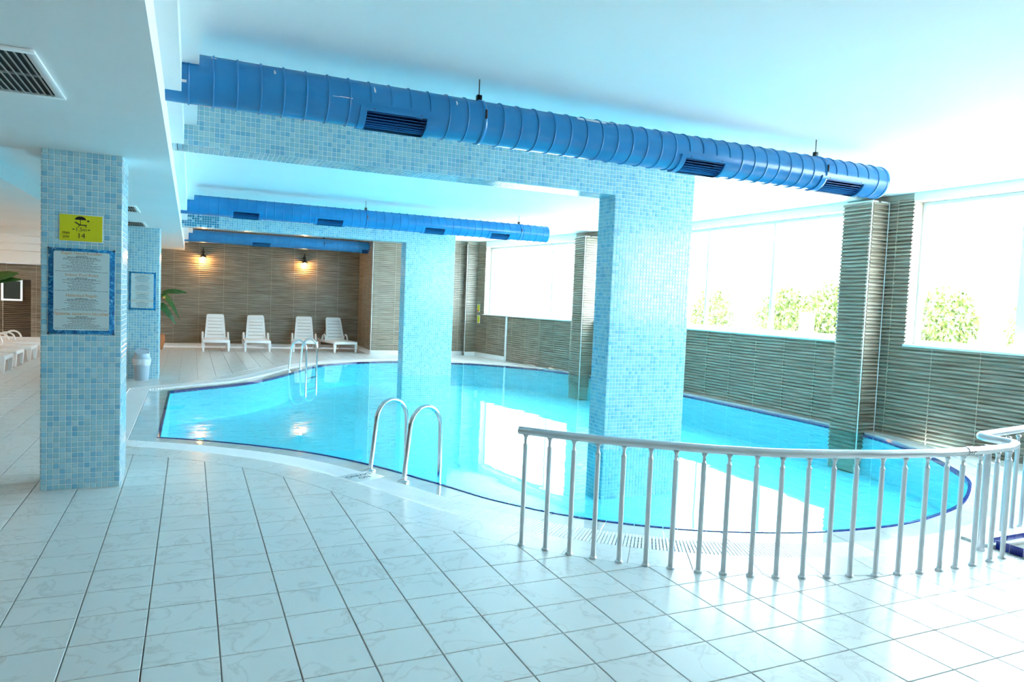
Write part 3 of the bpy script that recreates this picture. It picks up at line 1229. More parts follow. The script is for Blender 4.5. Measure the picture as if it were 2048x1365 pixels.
def duct(label, yc, x_end, vents, hangers, x_ring0=0.33, scuffs=(), rusty=False):
    t = thing('spiral_duct', label, 'duct', (0.3, yc, DZ))
    NA = 72
    TH0, TH1 = 25.0, 95.0            # opening, degrees below the horizontal towards the viewer
    cuts = sorted(set([0.30, x_end] + [x for a, b_ in vents for x in (a + .05, b_ - .05)]))
    xs = []
    for a, b_ in zip(cuts[:-1], cuts[1:]):
        k = max(1, int((b_ - a) / .3))
        xs += [a + (b_ - a) * i / k for i in range(k)]
    xs.append(cuts[-1])
    def pt(x, th, r=DR):
        a = R(th)
        return (x, yc - r * math.cos(a), DZ - r * math.sin(a))
    body = MB()
    vs, fs = [], []
    for x in xs:
        for k in range(NA):
            vs.append(pt(x, k * 5))
    for i in range(len(xs) - 1):
        xm = (xs[i] + xs[i + 1]) / 2
        op = any(a + .05 < xm < b_ - .05 for a, b_ in vents)
        for k in range(NA):
            if op and TH0 <= k * 5 < TH1:
                continue
            l = (k + 1) % NA
            fs.append((i * NA + k, i * NA + l, (i + 1) * NA + l, (i + 1) * NA + k))
    body.mesh(vs, fs, 0, True)
    wpart(body, 'duct_body', M['duct'], t)
    cap = MB()
    m = Matrix.Translation((x_end, yc, DZ)) @ Matrix.Rotation(R(90), 4, 'Y')
    cap.lathe([(DR + .004, -.02), (DR + .006, 0.0), (DR + .004, .012), (DR - .01, .016), (0.0001, .02)], 48, mtx=m)
    wpart(cap, 'end_cap', M['duct'], t)
    ring = MB()
    m = Matrix.Rotation(R(90), 4, 'Y')
    ring.lathe([(DR - .002, -.007), (DR + .0075, -.004), (DR + .0075, .004), (DR - .002, .007)], 64, mtx=m)
    rme = ring.data('seam_ring', M['duct'])
    x = x_ring0
    while x < x_end - .05:
        if not any(a - .01 < x < b_ + .01 for a, b_ in vents):
            o = link('seam_ring', rme, t, loc=(x - .3, 0, 0))
        else:
            # ring interrupted by the vent plate
            rp = MB()
            arc = [k for k in range(0, 72) if not (10 <= k * 5 <= 110)]
            arc = [k for k in arc if k * 5 > 110] + [k for k in arc if k * 5 < 10]
            rp.tube([pt(x, k * 5, DR + .002) for k in arc], .0055, 6)
            wpart(rp, 'seam_ring', M['duct'], t)
        x += 0.152
    for a, b_ in vents:
        pl = MB()
        def patch(xa, xb, ta, tb, r):
            k = max(1, int(abs(tb - ta) / 5))
            for i in range(k):
                t0, t1 = ta + (tb - ta) * i / k, ta + (tb - ta) * (i + 1) / k
                pl.face([pt(xa, t0, r), pt(xa, t1, r), pt(xb, t1, r), pt(xb, t0, r)], 0, True)
        ro = DR + .013
        patch(a, b_, 15, TH0, ro)
        patch(a, b_, TH1, 107, ro)
        patch(a, a + .05, TH0, TH1, ro)
        patch(b_ - .05, b_, TH0, TH1, ro)
        for xa in (a, b_):                       # outer lip
            for i in range(18):
                t0, t1 = 15 + 92 * i / 18, 15 + 92 * (i + 1) / 18
                pl.face([pt(xa, t0, ro), pt(xa, t1, ro), pt(xa, t1, DR), pt(xa, t0, DR)])
        for th in (15, 107):
            pl.face([pt(a, th, ro), pt(b_, th, ro), pt(b_, th, DR), pt(a, th, DR)])
        vp = wpart(pl, 'vent_frame', M['duct'], t)
        for th in range(30, 95, 9):
            bl = MB()
            e = 2.2
            bl.mesh([pt(a + .05, th - e, DR - .004), pt(b_ - .05, th - e, DR - .004), pt(b_ - .05, th + e, DR - .03), pt(a + .05, th + e, DR - .03),
                     pt(a + .05, th - e + 1, DR - .003), pt(b_ - .05, th - e + 1, DR - .003), pt(b_ - .05, th + e + 1, DR - .029), pt(a + .05, th + e + 1, DR - .029)],
                    [(0, 1, 2, 3), (7, 6, 5, 4), (0, 4, 5, 1), (3, 2, 6, 7)])
            wpart(bl, 'vent_blade', M['ductdark'], vp)
        for xa in (a + .051, b_ - .051):
            ep = MB()
            P = [pt(xa, TH0 + (TH1 - TH0) * i / 14, DR + .004) for i in range(15)]
            P += [pt(xa, TH1, .06), pt(xa, TH0, .06)]
            ep.mesh(P, [tuple(range(len(P)))])
            wpart(ep, 'vent_end_plate', M['ductdark'], vp)
        for xx in (a + .1, b_ - .1):
            sc = MB()
            q = Vector(pt(xx, 19.5, ro + .001))
            sc.tube([q, q + (q - Vector((xx, yc, DZ))).normalized() * .003], .005, 8)
            wpart(sc, 'screw', M['screw'], vp)
    for hx in hangers:
        hm = M['rust'] if rusty else M['duct']
        sp = MB()
        m = Matrix.Translation((hx, yc, DZ)) @ Matrix.Rotation(R(90), 4, 'Y')
        sp.lathe([(DR, -.016), (DR + .008, -.014), (DR + .008, .014), (DR, .016)], 48, mtx=m)
        hs = wpart(sp, 'hanger_strap', M['duct'], t)
        bk = MB()
        bk.rbox(hx - .022, hx + .022, yc - .02, yc + .02, DZ + DR - .002, DZ + DR + .05, .004, 1)
        wpart(bk, 'bracket', hm if rusty else M['black'], hs)
        bk = MB()
        q = pt(hx, -14, DR + .012)
        bk.rbox(q[0] - .008, q[0] + .008, q[1] - .012, q[1] + .004, q[2] - .05, q[2] + .02, .003, 1)
        wpart(bk, 'clamp', M['rust'] if rusty else M['screw'], hs)
        rd = MB()
        rd.tube([(hx, yc, DZ + DR + .03), (hx, yc, HC)], .005, 8)
        wpart(rd, 'hanger_rod', M['rust'], hs)
    for (xx, th, lx, lt) in scuffs:
        sm = MB()
        k = 3
        for i in range(k):
            for j in range(k):
                if random.random() < .8:
                    xa, xb = xx + lx * i / k, xx + lx * (i + 1) / k
                    ta, tb = th + lt * j / k, th + lt * (j + 1) / k
                    sm.face([pt(xa, ta, DR + .0012), pt(xa, tb, DR + .0012), pt(xb, tb, DR + .0012), pt(xb, ta, DR + .0012)])
        wpart(sm, 'paint_chip', M['scuff'], t)
    return t


duct('nearest blue spiral duct crossing the ceiling, with three vents and chipped paint', -0.10, 7.17, [(1.62, 2.18), (4.50, 5.05), (6.22, 6.86)], [2.60, 6.28],
     scuffs=[(1.02, -42, .012, 12), (1.72, -40, .012, 18), (2.36, -38, .012, 14), (1.42, 2, .14, 2), (.62, -55, .03, 6), (3.45, -62, .42, 16), (.42, 18, .05, 6), (1.86, 20, .05, 4)])
duct('middle blue spiral duct above the farther mosaic beam', 7.90, 7.29, [(1.12, 1.64), (2.54, 3.10), (4.57, 5.07), (5.95, 6.45)], [3.49, 6.66], rusty=True,
     scuffs=[(.36, 20, .06, 20), (.42, -30, .05, 8)])
duct('farthest blue spiral duct in front of the brown lounger wall', 15.86, 7.3, [(2.02, 2.60), (5.10, 5.68)], [4.05])

# ------------------------------------------------------------------ ceiling vents in the low soffit
def ceiling_vent(label, x0, x1, y0, y1, nb=12):
    z = 2.82
    t = thing('ceiling_vent', label, 'vent', ((x0 + x1) / 2, (y0 + y1) / 2, z), group='vents in the low soffit')
    f = MB()
    fw = .045
    for (a, b_, c, d) in ((x0, x1, y0, y0 + fw), (x0, x1, y1 - fw, y1), (x0, x0 + fw, y0 + fw, y1 - fw), (x1 - fw, x1, y0 + fw, y1 - fw)):
        f.rbox(a, b_, c, d, z - .016, z - .001, .004, 1)
    wpart(f, 'frame', M['trim'], t)
    b = MB()
    b.box(x0 + fw, x1 - fw, y0 + fw, y1 - fw, z - .004, z - .001)
    wpart(b, 'backing', M['ventdark'], t)
    n_ = nb
    for i in range(n_):
        xx = x0 + fw + (x1 - x0 - 2 * fw) * (i + .5) / n_
        s_ = MB()
        s_.box(-.0025, .0085, y0 + fw, y1 - fw, -.004, .0, mtx=Matrix.Translation((xx, 0, z - .009)) @ Matrix.Rotation(R(25), 4, 'Y'))
        wpart(s_, 'blade', M['ventgrey'], t)
    ym = (y0 + y1) / 2
    s_ = MB()
    s_.box(x0 + fw, x1 - fw, ym - .008, ym + .008, z - .014, z - .005)
    wpart(s_, 'cross_bar', M['ventgrey'], t)


ceiling_vent('large slatted ceiling vent at the upper left corner of the view', -.66, -.165, -1.50, -.56)
ceiling_vent('slatted ceiling vent half hidden by the near mosaic column', -.66, -.17, 5.45, 6.35)
ceiling_vent('slatted ceiling vent just in front of the farther mosaic column', -.70, -.21, 8.05, 9.2)


# ------------------------------------------------------------------ signs
def text_data(body, size, material, name='lettering', align='CENTER', ext=0.0003, font_scale=1.0):
    cu = bpy.data.curves.new(name, 'FONT')
    cu.body = body
    cu.size = size
    cu.align_x = align
    cu.align_y = 'CENTER'
    cu.extrude = ext
    cu.resolution_u = 2
    ob = bpy.data.objects.new('tmp', cu)
    COL.objects.link(ob)
    dg = bpy.context.evaluated_depsgraph_get()
    me = bpy.data.meshes.new_from_object(ob.evaluated_get(dg))
    bpy.data.objects.remove(ob)
    me.name = name
    me.materials.clear()
    me.materials.append(material)
    return me


STAND = Matrix.Rotation(R(90), 4, 'X')


def put_text(parent, body, x, z, size, material, y=-0.0035, align='CENTER', sx=1.0, name='lettering'):
    me = text_data(body, size, material, name, align)
    o = link(name, me, parent)
    o.matrix_basis = Matrix.Translation((x, y, z)) @ STAND @ Matrix.Diagonal((sx, 1, 1, 1))
    return o


def rules_board(label, cx, y, cz, wd, ht):
    t = thing('rules_board', label, 'sign', (cx, y, cz), group='pool rules boards')
    b = MB()
    b.rbox(-wd / 2, wd / 2, -.003, .0, -ht / 2, ht / 2, .001, 1)
    b.build('border', M['boardblue'], t)
    b = MB()
    pw, phh = wd * .84, ht * .92
    r = .015
    P = []
    for (sx, sz, a0) in ((1, 1, 0), (-1, 1, 90), (-1, -1, 180), (1, -1, 270)):
        for k in range(5):
            a = R(a0 + 22.5 * k)
            P.append((sx * (pw / 2 - r) + r * math.cos(a), -.0036, ht * .005 + sz * (phh / 2 - r) + r * math.sin(a)))
    b.mesh(P, [tuple(reversed(range(len(P))))])
    b.build('paper', M['boardpaper'], t)
    heads = ['Kapalı Havuz Kuralları', 'Indoor Pool Rules', 'Hallenbad Regeln', 'Правилы закрытого бассейна']
    zs = [.445, .193, -.047, -.262]
    for h_, z in zip(heads, zs):
        put_text(t, h_, 0, z * ht, .034 * ht / .7, M['orange'], name='heading', y=-.0042, sx=.80 if h_[0] == 'П' else .95)
    ln = MB()
    rnd = random.Random(3)
    for z, nl in zip(zs, (14, 12, 11, 11)):
        zz = z * ht - .024 * ht / .7
        for k in range(nl):
            half = rnd.uniform(.14, .30) * wd
            if k == nl - 1:
                half = .40 * wd
            if k < 2:
                half = (.09, .22)[k] * wd
            x = -half
            hgt = (.0042 if k < 2 else .0030) * ht / .7
            while x < half:
                wl = min(rnd.uniform(.008, .026) * ht / .7, half - x)
                ln.face([(x, -.0042, zz - hgt / 2), (x + wl, -.0042, zz - hgt / 2), (x + wl, -.0042, zz + hgt / 2), (x, -.0042, zz + hgt / 2)], 0 if k > 1 else 1)
                x += wl + .0035
            zz -= .0096 * ht / .7
    ln.build('small_print', [M['inkgrey'], M['ink']], t, kind='stuff')
    for sx in (-1, 1):
        for sz in (-1, 1):
            s_ = MB()
            s_.lathe([(.0085, 0), (.0085, .004), (.005, .008), (.0001, .009)], 12, mtx=Matrix.Translation((sx * (wd / 2 - .004), -.003, sz * (ht / 2 - .004))) @ Matrix.Rotation(R(90), 4, 'X'))
            s_.build('screw_cap', M['screw'], t)
    return t


rules_board('large blue-bordered pool rules board below the yellow sign on the near column', -.312, 1.363, 1.668, .478, .71)
rules_board('blue-bordered pool rules board on the farther column above the bin', -.303, 9.363, 1.64, .445, .70)

ys = thing('yellow_sign', 'yellow sign with parasol and lounger pictogram on the near column', 'sign', (-.319, 1.364, 2.193))
b = MB()
b.rbox(-.158, .158, -.002, .0, -.112, .112, .001, 1)
b.build('card', M['trim'], ys)
b = MB()
b.mesh([(-.153, -.0024, -.107), (.153, -.0024, -.107), (.153, -.0024, .107), (-.153, -.0024, .107)], [(0, 1, 2, 3)])
b.build('yellow_face', M['yellow'], ys)
ic = MB()
Y_ = -.0032
P = [(-.008 + .034 * math.cos(R(a)), Y_, .062 + .030 * math.sin(R(a))) for a in range(0, 181, 15)]
ic.mesh(P, [tuple(reversed(range(len(P))))])
for pts in ([(-.010, .062), (-.006, .062), (-.006, .022), (-.010, .022)],
            [(-.045, .040), (-.036, .044), (-.010, .022), (.030, .022), (.030, .014), (-.014, .014)],
            [(-.016, .014), (-.011, .014), (-.020, -.002), (-.025, -.002)], [(.018, .014), (.023, .014), (.030, -.002), (.025, -.002)],
            [(-.062, -.024), (-.048, -.018), (-.048, -.022), (-.040, -.022), (-.040, -.026), (-.048, -.026), (-.048, -.030)],
            [(.062, -.024), (.048, -.030), (.048, -.026), (.040, -.026), (.040, -.022), (.048, -.022), (.048, -.018)]):
    ic.face([(x, Y_, z) for x, z in pts])
P = [(.038 + .008 * math.cos(R(a)), Y_, .055 + .008 * math.sin(R(a))) for a in range(0, 360, 30)]
ic.mesh(P, [tuple(range(len(P)))])
ic.v = [(x * 1.2 + .004, y, .030 + (z - .022) * 0.95) if z > -.01 else (x * 1.1, y, z + .012) for x, y, z in ic.v]
ic.build('pictogram', M['ink'], ys)
put_text(ys, '1,5m', 0, -.012, .042, M['ink'])
put_text(ys, 'max', -.106, -.040, .032, M['ink'])
put_text(ys, 'pax', -.106, -.072, .032, M['ink'])
put_text(ys, '14', .0, -.064, .060, M['ink'])

angA = math.atan2(dA.y, dA.x)
nA = Vector((dA.y, -dA.x))
for lab, u, z, wd, ht, red in (('small yellow notice with a red corner beside the far window', .16, 1.48, .17, .24, True), ('small white-edged yellow notice below the other notice in the far corner', .18, 1.14, .17, .24, False)):
    p = Vector(A1) + dA * u + nA * .034
    t = thing('yellow_notice', lab, 'sign', (p.x, p.y, z), angA)
    b = MB()
    b.rbox(-wd / 2, wd / 2, -.003, 0, -ht / 2, ht / 2, .001, 1)
    b.build('card', M['trim'], t)
    b = MB()
    b.mesh([(-wd / 2 + .018, -.0036, -ht / 2 + .02), (wd / 2 - .018, -.0036, -ht / 2 + .02), (wd / 2 - .018, -.0036, ht / 2 - .02), (-wd / 2 + .018, -.0036, ht / 2 - .02)], [(0, 1, 2, 3)])
    b.build('yellow_face', M['yellow'], t)
    if red:
        b = MB()
        b.mesh([(-wd / 2 + .018, -.0042, -ht / 2 + .01), (0.0, -.0042, -ht / 2 + .01), (0, -.0042, -ht / 2 + .06), (-wd / 2 + .018, -.0042, -ht / 2 + .06)], [(0, 1, 2, 3)])
        b.build('red_mark', M['red'], t)

# NO DIVING lettering, printed on a white plate set over the grate and read from the water
nd = thing('no_diving_plate', 'white NO DIVING plate set in the overflow grate by the near ladder', 'sign', (2.03, 1.16, 0.001), R(206))
b = MB()
b.rbox(-.17, .17, -.14, .14, -.004, .002, .002, 1)
b.build('plate', M['grate'], nd)
for body, yy in (('NO', .04), ('DIVING', -.05)):
    me = text_data(body, .085, M['inkgrey'])
    o = link('lettering', me, nd)
    o.matrix_basis = Matrix.Translation((0, yy, .0028))

# ------------------------------------------------------------------ railing
RAILZ = 0.825
posts = [(2.69, -1.04), (2.81, -1.18), (2.93, -1.31), (3.05, -1.43), (3.18, -1.55), (3.32, -1.66), (3.45, -1.76), (3.59, -1.87), (3.73, -1.95), (3.88, -2.04), (4.03, -2.11), (4.20, -2.17),
         (4.37, -2.22), (4.53, -2.26), (4.71, -2.31), (4.89, -2.34), (5.07, -2.37), (5.25, -2.385), (5.41, -2.39), (5.59, -2.395), (5.80, -2.385), (5.97, -2.37)]
rail = thing('pool_railing', 'curved silver railing with many thin uprights in front of the pool', 'railing', (4.2, -2.0, 0))
path = [np.array((posts[0][0] - .035, posts[0][1] + .04))] + [np.array(p) for p in posts]
path = [tuple(p) for p in catmull([tuple(p) for p in path], 0.06)]
path += [(6.08, -2.33), (6.13, -2.305)]
p3 = [(x, y, RAILZ) for x, y in path]
tb = MB()
tb.tube(p3, .029, 16)
wpart(tb, 'handrail', M['alu'], rail)
tb = MB()
zig = [(6.13, -2.305), (6.165, -2.28), (6.175, -2.25), (6.165, -2.21), (6.14, -2.12), (6.135, -2.07), (6.15, -2.035), (6.19, -2.015), (6.5, -1.965), (6.96, -1.89), (7.6, -1.80), (8.4, -1.74)]
tb.tube([(x, y, RAILZ + .012 * min(1, max(0, (k - 2) / 4))) for k, (x, y) in enumerate(zig)], .029, 16)
wpart(tb, 'return_handrail', M['alu'], rail)
cp = MB()
c = Vector((5.46, -2.392, RAILZ))
for dx in (-.022, .004, .026):
    cp.tube([c + Vector((dx - .008, 0, 0)), c + Vector((dx + .008, 0, 0))], .0335, 16)
wpart(cp, 'coupling', M['steel'], rail)
bp_ = MB()
bp_.lathe([(.024, 0), (.025, .008), (.019, .016), (.0165, .03), (.0165, RAILZ - .105), (.0175, RAILZ - .10), (.0175, RAILZ - .092), (.011, RAILZ - .088), (.011, RAILZ - .05), (.014, RAILZ - .045), (.022, RAILZ - .028), (.012, RAILZ - .02)], 14)
pme = bp_.data('upright', M['alu'])
ft = MB()
ft.lathe([(.028, 0), (.027, .010), (.020, .018), (.017, .020)], 14)
fme = ft.data('foot', M['alu'])
sc = MB()
sc.tube([(0, -.0105, RAILZ - .068), (0, -.0125, RAILZ - .068)], .0035, 8)
sme = sc.data('screw_hole', M['screw'])
extra = [(6.42, -2.02), (6.60, -1.985), (6.78, -1.955), (6.96, -1.925), (7.14, -1.90), (7.32, -1.87), (7.5, -1.85), (7.7, -1.83), (7.9, -1.81)]
for k, (x, y) in enumerate(posts + extra):
    o = link('upright', pme, rail, loc=(x - 4.2, y + 2.0, 0), rotz=R(20))
    link('foot', fme, o)
    if k >= 6:
        link('screw_hole', sme, o)
big = MB()
big.lathe([(.033, 0), (.033, .010), (.026, .018), (.025, .03), (.025, RAILZ - .02)], 18, c=(5.99, -2.20, 0))
wpart(big, 'corner_post', M['alu'], rail)

# ------------------------------------------------------------------ pool ladders
def ladder(label, bases, dirv, span, top=0.69, rr=0.0215):
    t = thing('pool_ladder', label, 'ladder', (bases[0][0], bases[0][1], 0), group='steel pool ladders')
    d = Vector((dirv[0], dirv[1], 0)).normalized()
    ends = []
    for (x, y) in bases:
        o_ = Vector((x, y, 0))
        r_ = span / 2
        lean = .055
        P = [o_ + Vector((0, 0, -.02))]
        for k in range(1, 7):
            f = k / 6
            P.append(o_ + d * (lean * f) + Vector((0, 0, (top - r_) * f)))
        cx = lean + (span - lean) / 2
        rx = (span - lean) / 2
        for k in range(1, 16):
            a = PI - PI * k / 15
            P.append(o_ + d * (cx + rx * math.cos(a)) + Vector((0, 0, top - r_ + r_ * math.sin(a))))
        P.append(o_ + d * (span + .005) + Vector((0, 0, .1)))
        P.append(o_ + d * span + Vector((0, 0, -.55)))
        ends.append(P[-1])
        tb = MB()
        tb.tube(P, rr, 14)
        h = wpart(tb, 'grab_rail', M['steel'], t)
        fl = MB()
        fl.lathe([(.055, -.022), (.055, -.006), (.045, .002), (rr + .003, .006), (rr + .003, .02)], 24, c=(x, y, 0))
        wpart(fl, 'floor_flange', M['steel'], h)
    for z in (-.16, -.40):
        st = MB()
        a, b_ = ends[0].copy(), ends[1].copy()
        a.z = b_.z = z
        e = (b_ - a).normalized()
        nrm = Vector((d.x, d.y, 0)) * .035
        P = [a - nrm, b_ - nrm, b_ + nrm, a + nrm]
        if (P[1] - P[0]).cross(P[2] - P[1]).z < 0:
            P.reverse()
        st.prism([(p.x, p.y) for p in P], z - .012, z + .012)
        wpart(st, 'tread', M['steel'], t)
    return t


ladder('pair of steel grab rails at the near pool edge beside the curved railing', [(2.17, 1.41), (2.37, .91)], (.92, .32), .42)
ladder('pair of steel grab rails at the far pool edge before the third lounger', [(2.50, 10.66), (2.80, 11.14)], (.80, -.60), .42)


# ------------------------------------------------------------------ sun loungers
def make_lounger(raise_deg):
    """foot end towards -y, hinge at y = 0.95"""
    t = thing('sun_lounger', '', 'sun lounger')
    W = .33
    zs_ = .30
    fr = MB()
    for s_ in (-1, 1):
        fr.rbox(s_ * W - .028, s_ * W + .028, 0.0, 1.62, zs_ - .055, zs_ + .02, .018)
    fr.rbox(-W, W, -.005, .065, zs_ - .06, zs_ + .022, .022)
    fr.rbox(-W, W, 1.56, 1.62, zs_ - .05, zs_ + .0, .015)
    fr.build('frame', M['plastic'], t)
    for (sx, yy) in ((-1, .05), (1, .05), (-1, 1.45), (1, 1.45)):
        lg = MB()
        vs = []
        for z, a, b_ in ((0, .022, .026), (.25, .036, .045)):
            ox = sx * (W - .005 + (.25 - z) * .06 * 0)
            vs += [(ox - a, yy - b_, z), (ox + a, yy - b_, z), (ox + a, yy + b_, z), (ox - a, yy + b_, z)]
        lg.mesh(vs, [(3, 2, 1, 0), (4, 5, 6, 7), (0, 1, 5, 4), (1, 2, 6, 5), (2, 3, 7, 6), (3, 0, 4, 7)])
        l_ = lg.build('leg', M['plastic'], t)
        fb_ = MB()
        fb_.rbox(sx * (W - .005) - .026, sx * (W - .005) + .026, yy - .03, yy + .03, 0.0, .022, .006, 1)
        fb_.build('foot_pad', M['plastic'], l_)
    st = MB()
    st.rbox(-.305, .305, .03, .95, zs_ - .004, zs_ + .006, .003)
    seat = st.build('seat', M['plastic'], t)
    for s_ in (-1, 1):
        st = MB()
        st.rbox(s_ * .275 - .03, s_ * .275 + .03, .03, .95, zs_ + .006, zs_ + .03, .010)
        st.build('side_rim', M['plastic'], seat)
    for k in range(8):
        sl = MB()
        y0_ = .06 + k * .111
        sl.rbox(-.246, .246, y0_, y0_ + .098, zs_ + .004, zs_ + .026, .009)
        sl.build('slat', M['plastic'], seat)
    bk = MB()
    m = Matrix.Translation((0, .95, zs_ + .02)) @ Matrix.Rotation(R(raise_deg), 4, 'X')
    BL = .74
    for s_ in (-1, 1):
        bk.mesh([], [])
        vs = []
        for (yy, xo) in ((0, .285), (BL - .07, .235)):
            vs += [(s_ * (xo - .055), yy, -.014), (s_ * xo, yy, -.014), (s_ * xo, yy, .018), (s_ * (xo - .055), yy, .018)]
        fs = [(0, 1, 2, 3), (7, 6, 5, 4), (0, 4, 5, 1), (1, 5, 6, 2), (2, 6, 7, 3), (3, 7, 4, 0)]
        if s_ < 0:
            fs = [tuple(reversed(f)) for f in fs]
        bk.mesh(vs, fs, mtx=m)
    # rounded head piece
    P = []
    for a in range(0, 181, 15):
        c_x = .18 if a <= 90 else -.18
        P.append((c_x + .055 * math.cos(R(a)), BL - .075 + .055 * math.sin(R(a))))
    P = [(.235, BL - .13)] + P + [(-.235, BL - .13)]
    hd = MB()
    hd.prism(P, -.014, .018)
    bk.mesh(hd.v, hd.f, mtx=m)
    back = bk.build('backrest', M['plastic'], t)
    for k in range(6):
        y0_ = .0 + k * .102
        ww = .235 - .045 * k / 6
        sl = MB()
        sl.rbox(-ww, ww, y0_ + .004, y0_ + .096, -.010, .012, .008, mtx=m)
        sl.build('slat', M['plastic'], back)
    for s_ in (-1, 1):
        ar = MB()
        P = []
        for k in range(13):
            a = PI * k / 12
            P.append((s_ * (W + .01), .98 - .17 * math.cos(a), zs_ - .02 + .20 * math.sin(a) ** .8))
        # flat moulded strap: tube scaled to an oval
        b0 = MB()
        b0.tube(P, .022, 8)
        vs = [(s_ * (W + .01) + (v[0] - s_ * (W + .01)) * 1.25, v[1], v[2]) for v in b0.v]
        ar.mesh(vs, b0.f, 0, True)
        ar.build('armrest', M['plastic'], t)
    if raise_deg > 5:
        pr = MB()
        top = m @ Vector((0, .45, -.014))
        for s_ in (-1, 1):
            pr.tube([(s_ * .2, top.y, top.z), (s_ * .2, 1.5, zs_ - .01)], .012, 8)
        pr.build('back_support', M['plastic'], t)
    return t


up = make_lounger(70)
LN = [((1.18, 15.70), R(0), 'leftmost of four upright white loungers against the brown wall, nearest the terracotta pot'),
      ((2.27, 15.72), R(-1), 'second upright white lounger from the plant against the brown wall'),
      ((3.58, 15.70), R(-5), 'upright white lounger seen behind the far steel grab rails'),
      ((4.73, 15.62), R(9), 'upright white lounger turned slightly in the corner by the return wall')]
for k, (p, rz, lab) in enumerate(LN):
    o = up if k == 0 else copy_tree(up)
    o.location = (p[0], p[1], 0)
    o.rotation_euler = (0, 0, rz)
    tag(o, lab, 'sun lounger', 'upright loungers at the brown wall')
# the first is centred on its own pixels
flat = make_lounger(3)
FL = [((-2.62, 10.75), 'nearest flat white lounger in the row at the far left'),
      ((-2.66, 11.95), 'second nearest flat white lounger in the left row'),
      ((-2.62, 13.15), 'middle flat white lounger in the left row'),
      ((-2.58, 14.35), 'flat white lounger in the left row, next to the farthest one'),
      ((-2.55, 15.50), 'farthest flat white lounger in the left row, nearest the brown wall')]
for k, (p, lab) in enumerate(FL):
    o = flat if k == 0 else copy_tree(flat)
    o.location = (p[0], p[1], 0)
    o.rotation_euler = (0, 0, R(90))
    tag(o, lab, 'sun lounger', 'flat loungers in the left row')

# ------------------------------------------------------------------ bin
bn = thing('waste_bin', 'grey swing-lid plastic bin with a white liner at the column foot', 'bin', (-.285, 9.13, 0))
b = MB()
b.lathe([(.108, 0), (.114, .006), (.132, .33), (.136, .40), (.130, .405), (.10, .02)], 32)
b.build('body', M['bin'], bn)
b = MB()
prof_ = []
bg_ = MB()
vs, fs = [], []
NB = 40
for r_i, (rad, z) in enumerate(((.139, .405), (.150, .40), (.153, .36), (.146, .30), (.141, .285))):
    for k in range(NB):
        a = 2 * PI * k / NB
        wv = .004 * math.sin(9 * a) + .003 * math.sin(17 * a + 1)
        vs.append(((rad + (wv if r_i else 0)) * math.cos(a), (rad + (wv if r_i else 0)) * math.sin(a), z + (.012 * math.sin(3 * a + .5) if r_i >= 3 else 0)))
for i in range(4):
    for k in range(NB):
        l = (k + 1) % NB
        fs.append((i * NB + l, i * NB + k, (i + 1) * NB + k, (i + 1) * NB + l))
bg_.mesh(vs, fs, 0, True)
bg_.build('liner', M['bag'], bn)
# lid: a band with a domed hood and an inclined swing flap
b = MB()
b.lathe([(.150, .40), (.152, .412), (.140, .422), (.133, .45), (.126, .50)], 32)
vs, fs = [], []
for i in range(9):
    f = i / 8
    for k in range(25):
        a = R(-20) + R(220) * k / 24           # hood open towards the viewer
        rad = .126 * math.cos(f * .35)
        vs.append((rad * math.cos(a), rad * math.sin(a), .50 + .085 * f * (0.55 + .45 * math.sin(max(0, min(PI, a))))))
for i in range(8):
    for k in range(24):
        fs.append((i * 25 + k, i * 25 + k + 1, (i + 1) * 25 + k + 1, (i + 1) * 25 + k))
b.mesh(vs, fs, 0, True)
lid = b.build('lid', M['bin'], bn)
b = MB()
P = []
for k in range(17):
    a = PI + PI * k / 16
    P.append((.112 * math.cos(a), 0, .112 * math.sin(a)))
m = Matrix.Translation((0, -.055, .566)) @ Matrix.Rotation(R(-28), 4, 'X')
vs = [tuple(m @ Vector((x, -.004, z))) for x, y, z in P] + [tuple(m @ Vector((x, .004, z))) for x, y, z in P]
k = len(P)
b.mesh(vs, [tuple(range(k)), tuple(reversed(range(k, 2 * k)))] + [(i, k + i, k + (i + 1) % k, (i + 1) % k) for i in range(k)])
b.build('swing_flap', M['bin'], lid)

# ------------------------------------------------------------------ wall lamps
def wall_lamp(label, x, z, y=17.2, rz=0.0, energy=10, group='wall lamps on the brown wall'):
    t = thing('wall_lamp', label, 'lamp', (x, y, z), rz, group=group)
    b = MB()
    b.lathe([(.045, 0), (.045, .012), (.03, .02), (.0001, .022)], 20, mtx=Matrix.Translation((0, -.018, .16)) @ Matrix.Rotation(R(90), 4, 'X'))
    b.build('wall_plate', M['black'], t)
    b = MB()
    b.tube([(0, -.03, .16), (0, -.08, .22), (0, -.11, .28), (0, -.13, .27), (0, -.15, .16), (0, -.16, .08)], [.012, .012, .013, .013, .014, .016], 10)
    b.build('arm', M['black'], t)
    b = MB()
    b.lathe([(.018, .12), (.030, .10), (.042, .055), (.10, .012), (.112, 0.0), (.108, 0.0), (.094, .012), (.036, .05)], 28, c=(0, -.16, 0))
    b.build('shade', M['black'], t)
    b = MB()
    b.lathe([(.0001, -.062), (.022, -.055), (.034, -.035), (.036, -.015), (.028, .01), (.016, .03)], 18, c=(0, -.16, 0))
    b.build('bulb', M['bulb'], t)
    l = bpy.data.lights.new('lamp_light', 'POINT')
    l.energy = energy
    l.color = (1.0, 0.50, 0.15)
    l.shadow_soft_size = .045
    o = bpy.data.objects.new('lamp_light', l)
    COL.objects.link(o)
    o.parent = t
    o.location = (0, -.16, -.085)


wall_lamp('lit black wall lamp above the leftmost upright lounger', .83, 2.64)
wall_lamp('added unseen fill lamp on the brown wall directly behind the mosaic columns', -2.03, 2.64)  # added out of sight to warm the light on the back wall
wall_lamp('lit black wall lamp above the lounger behind the far ladder', 3.69, 2.64)


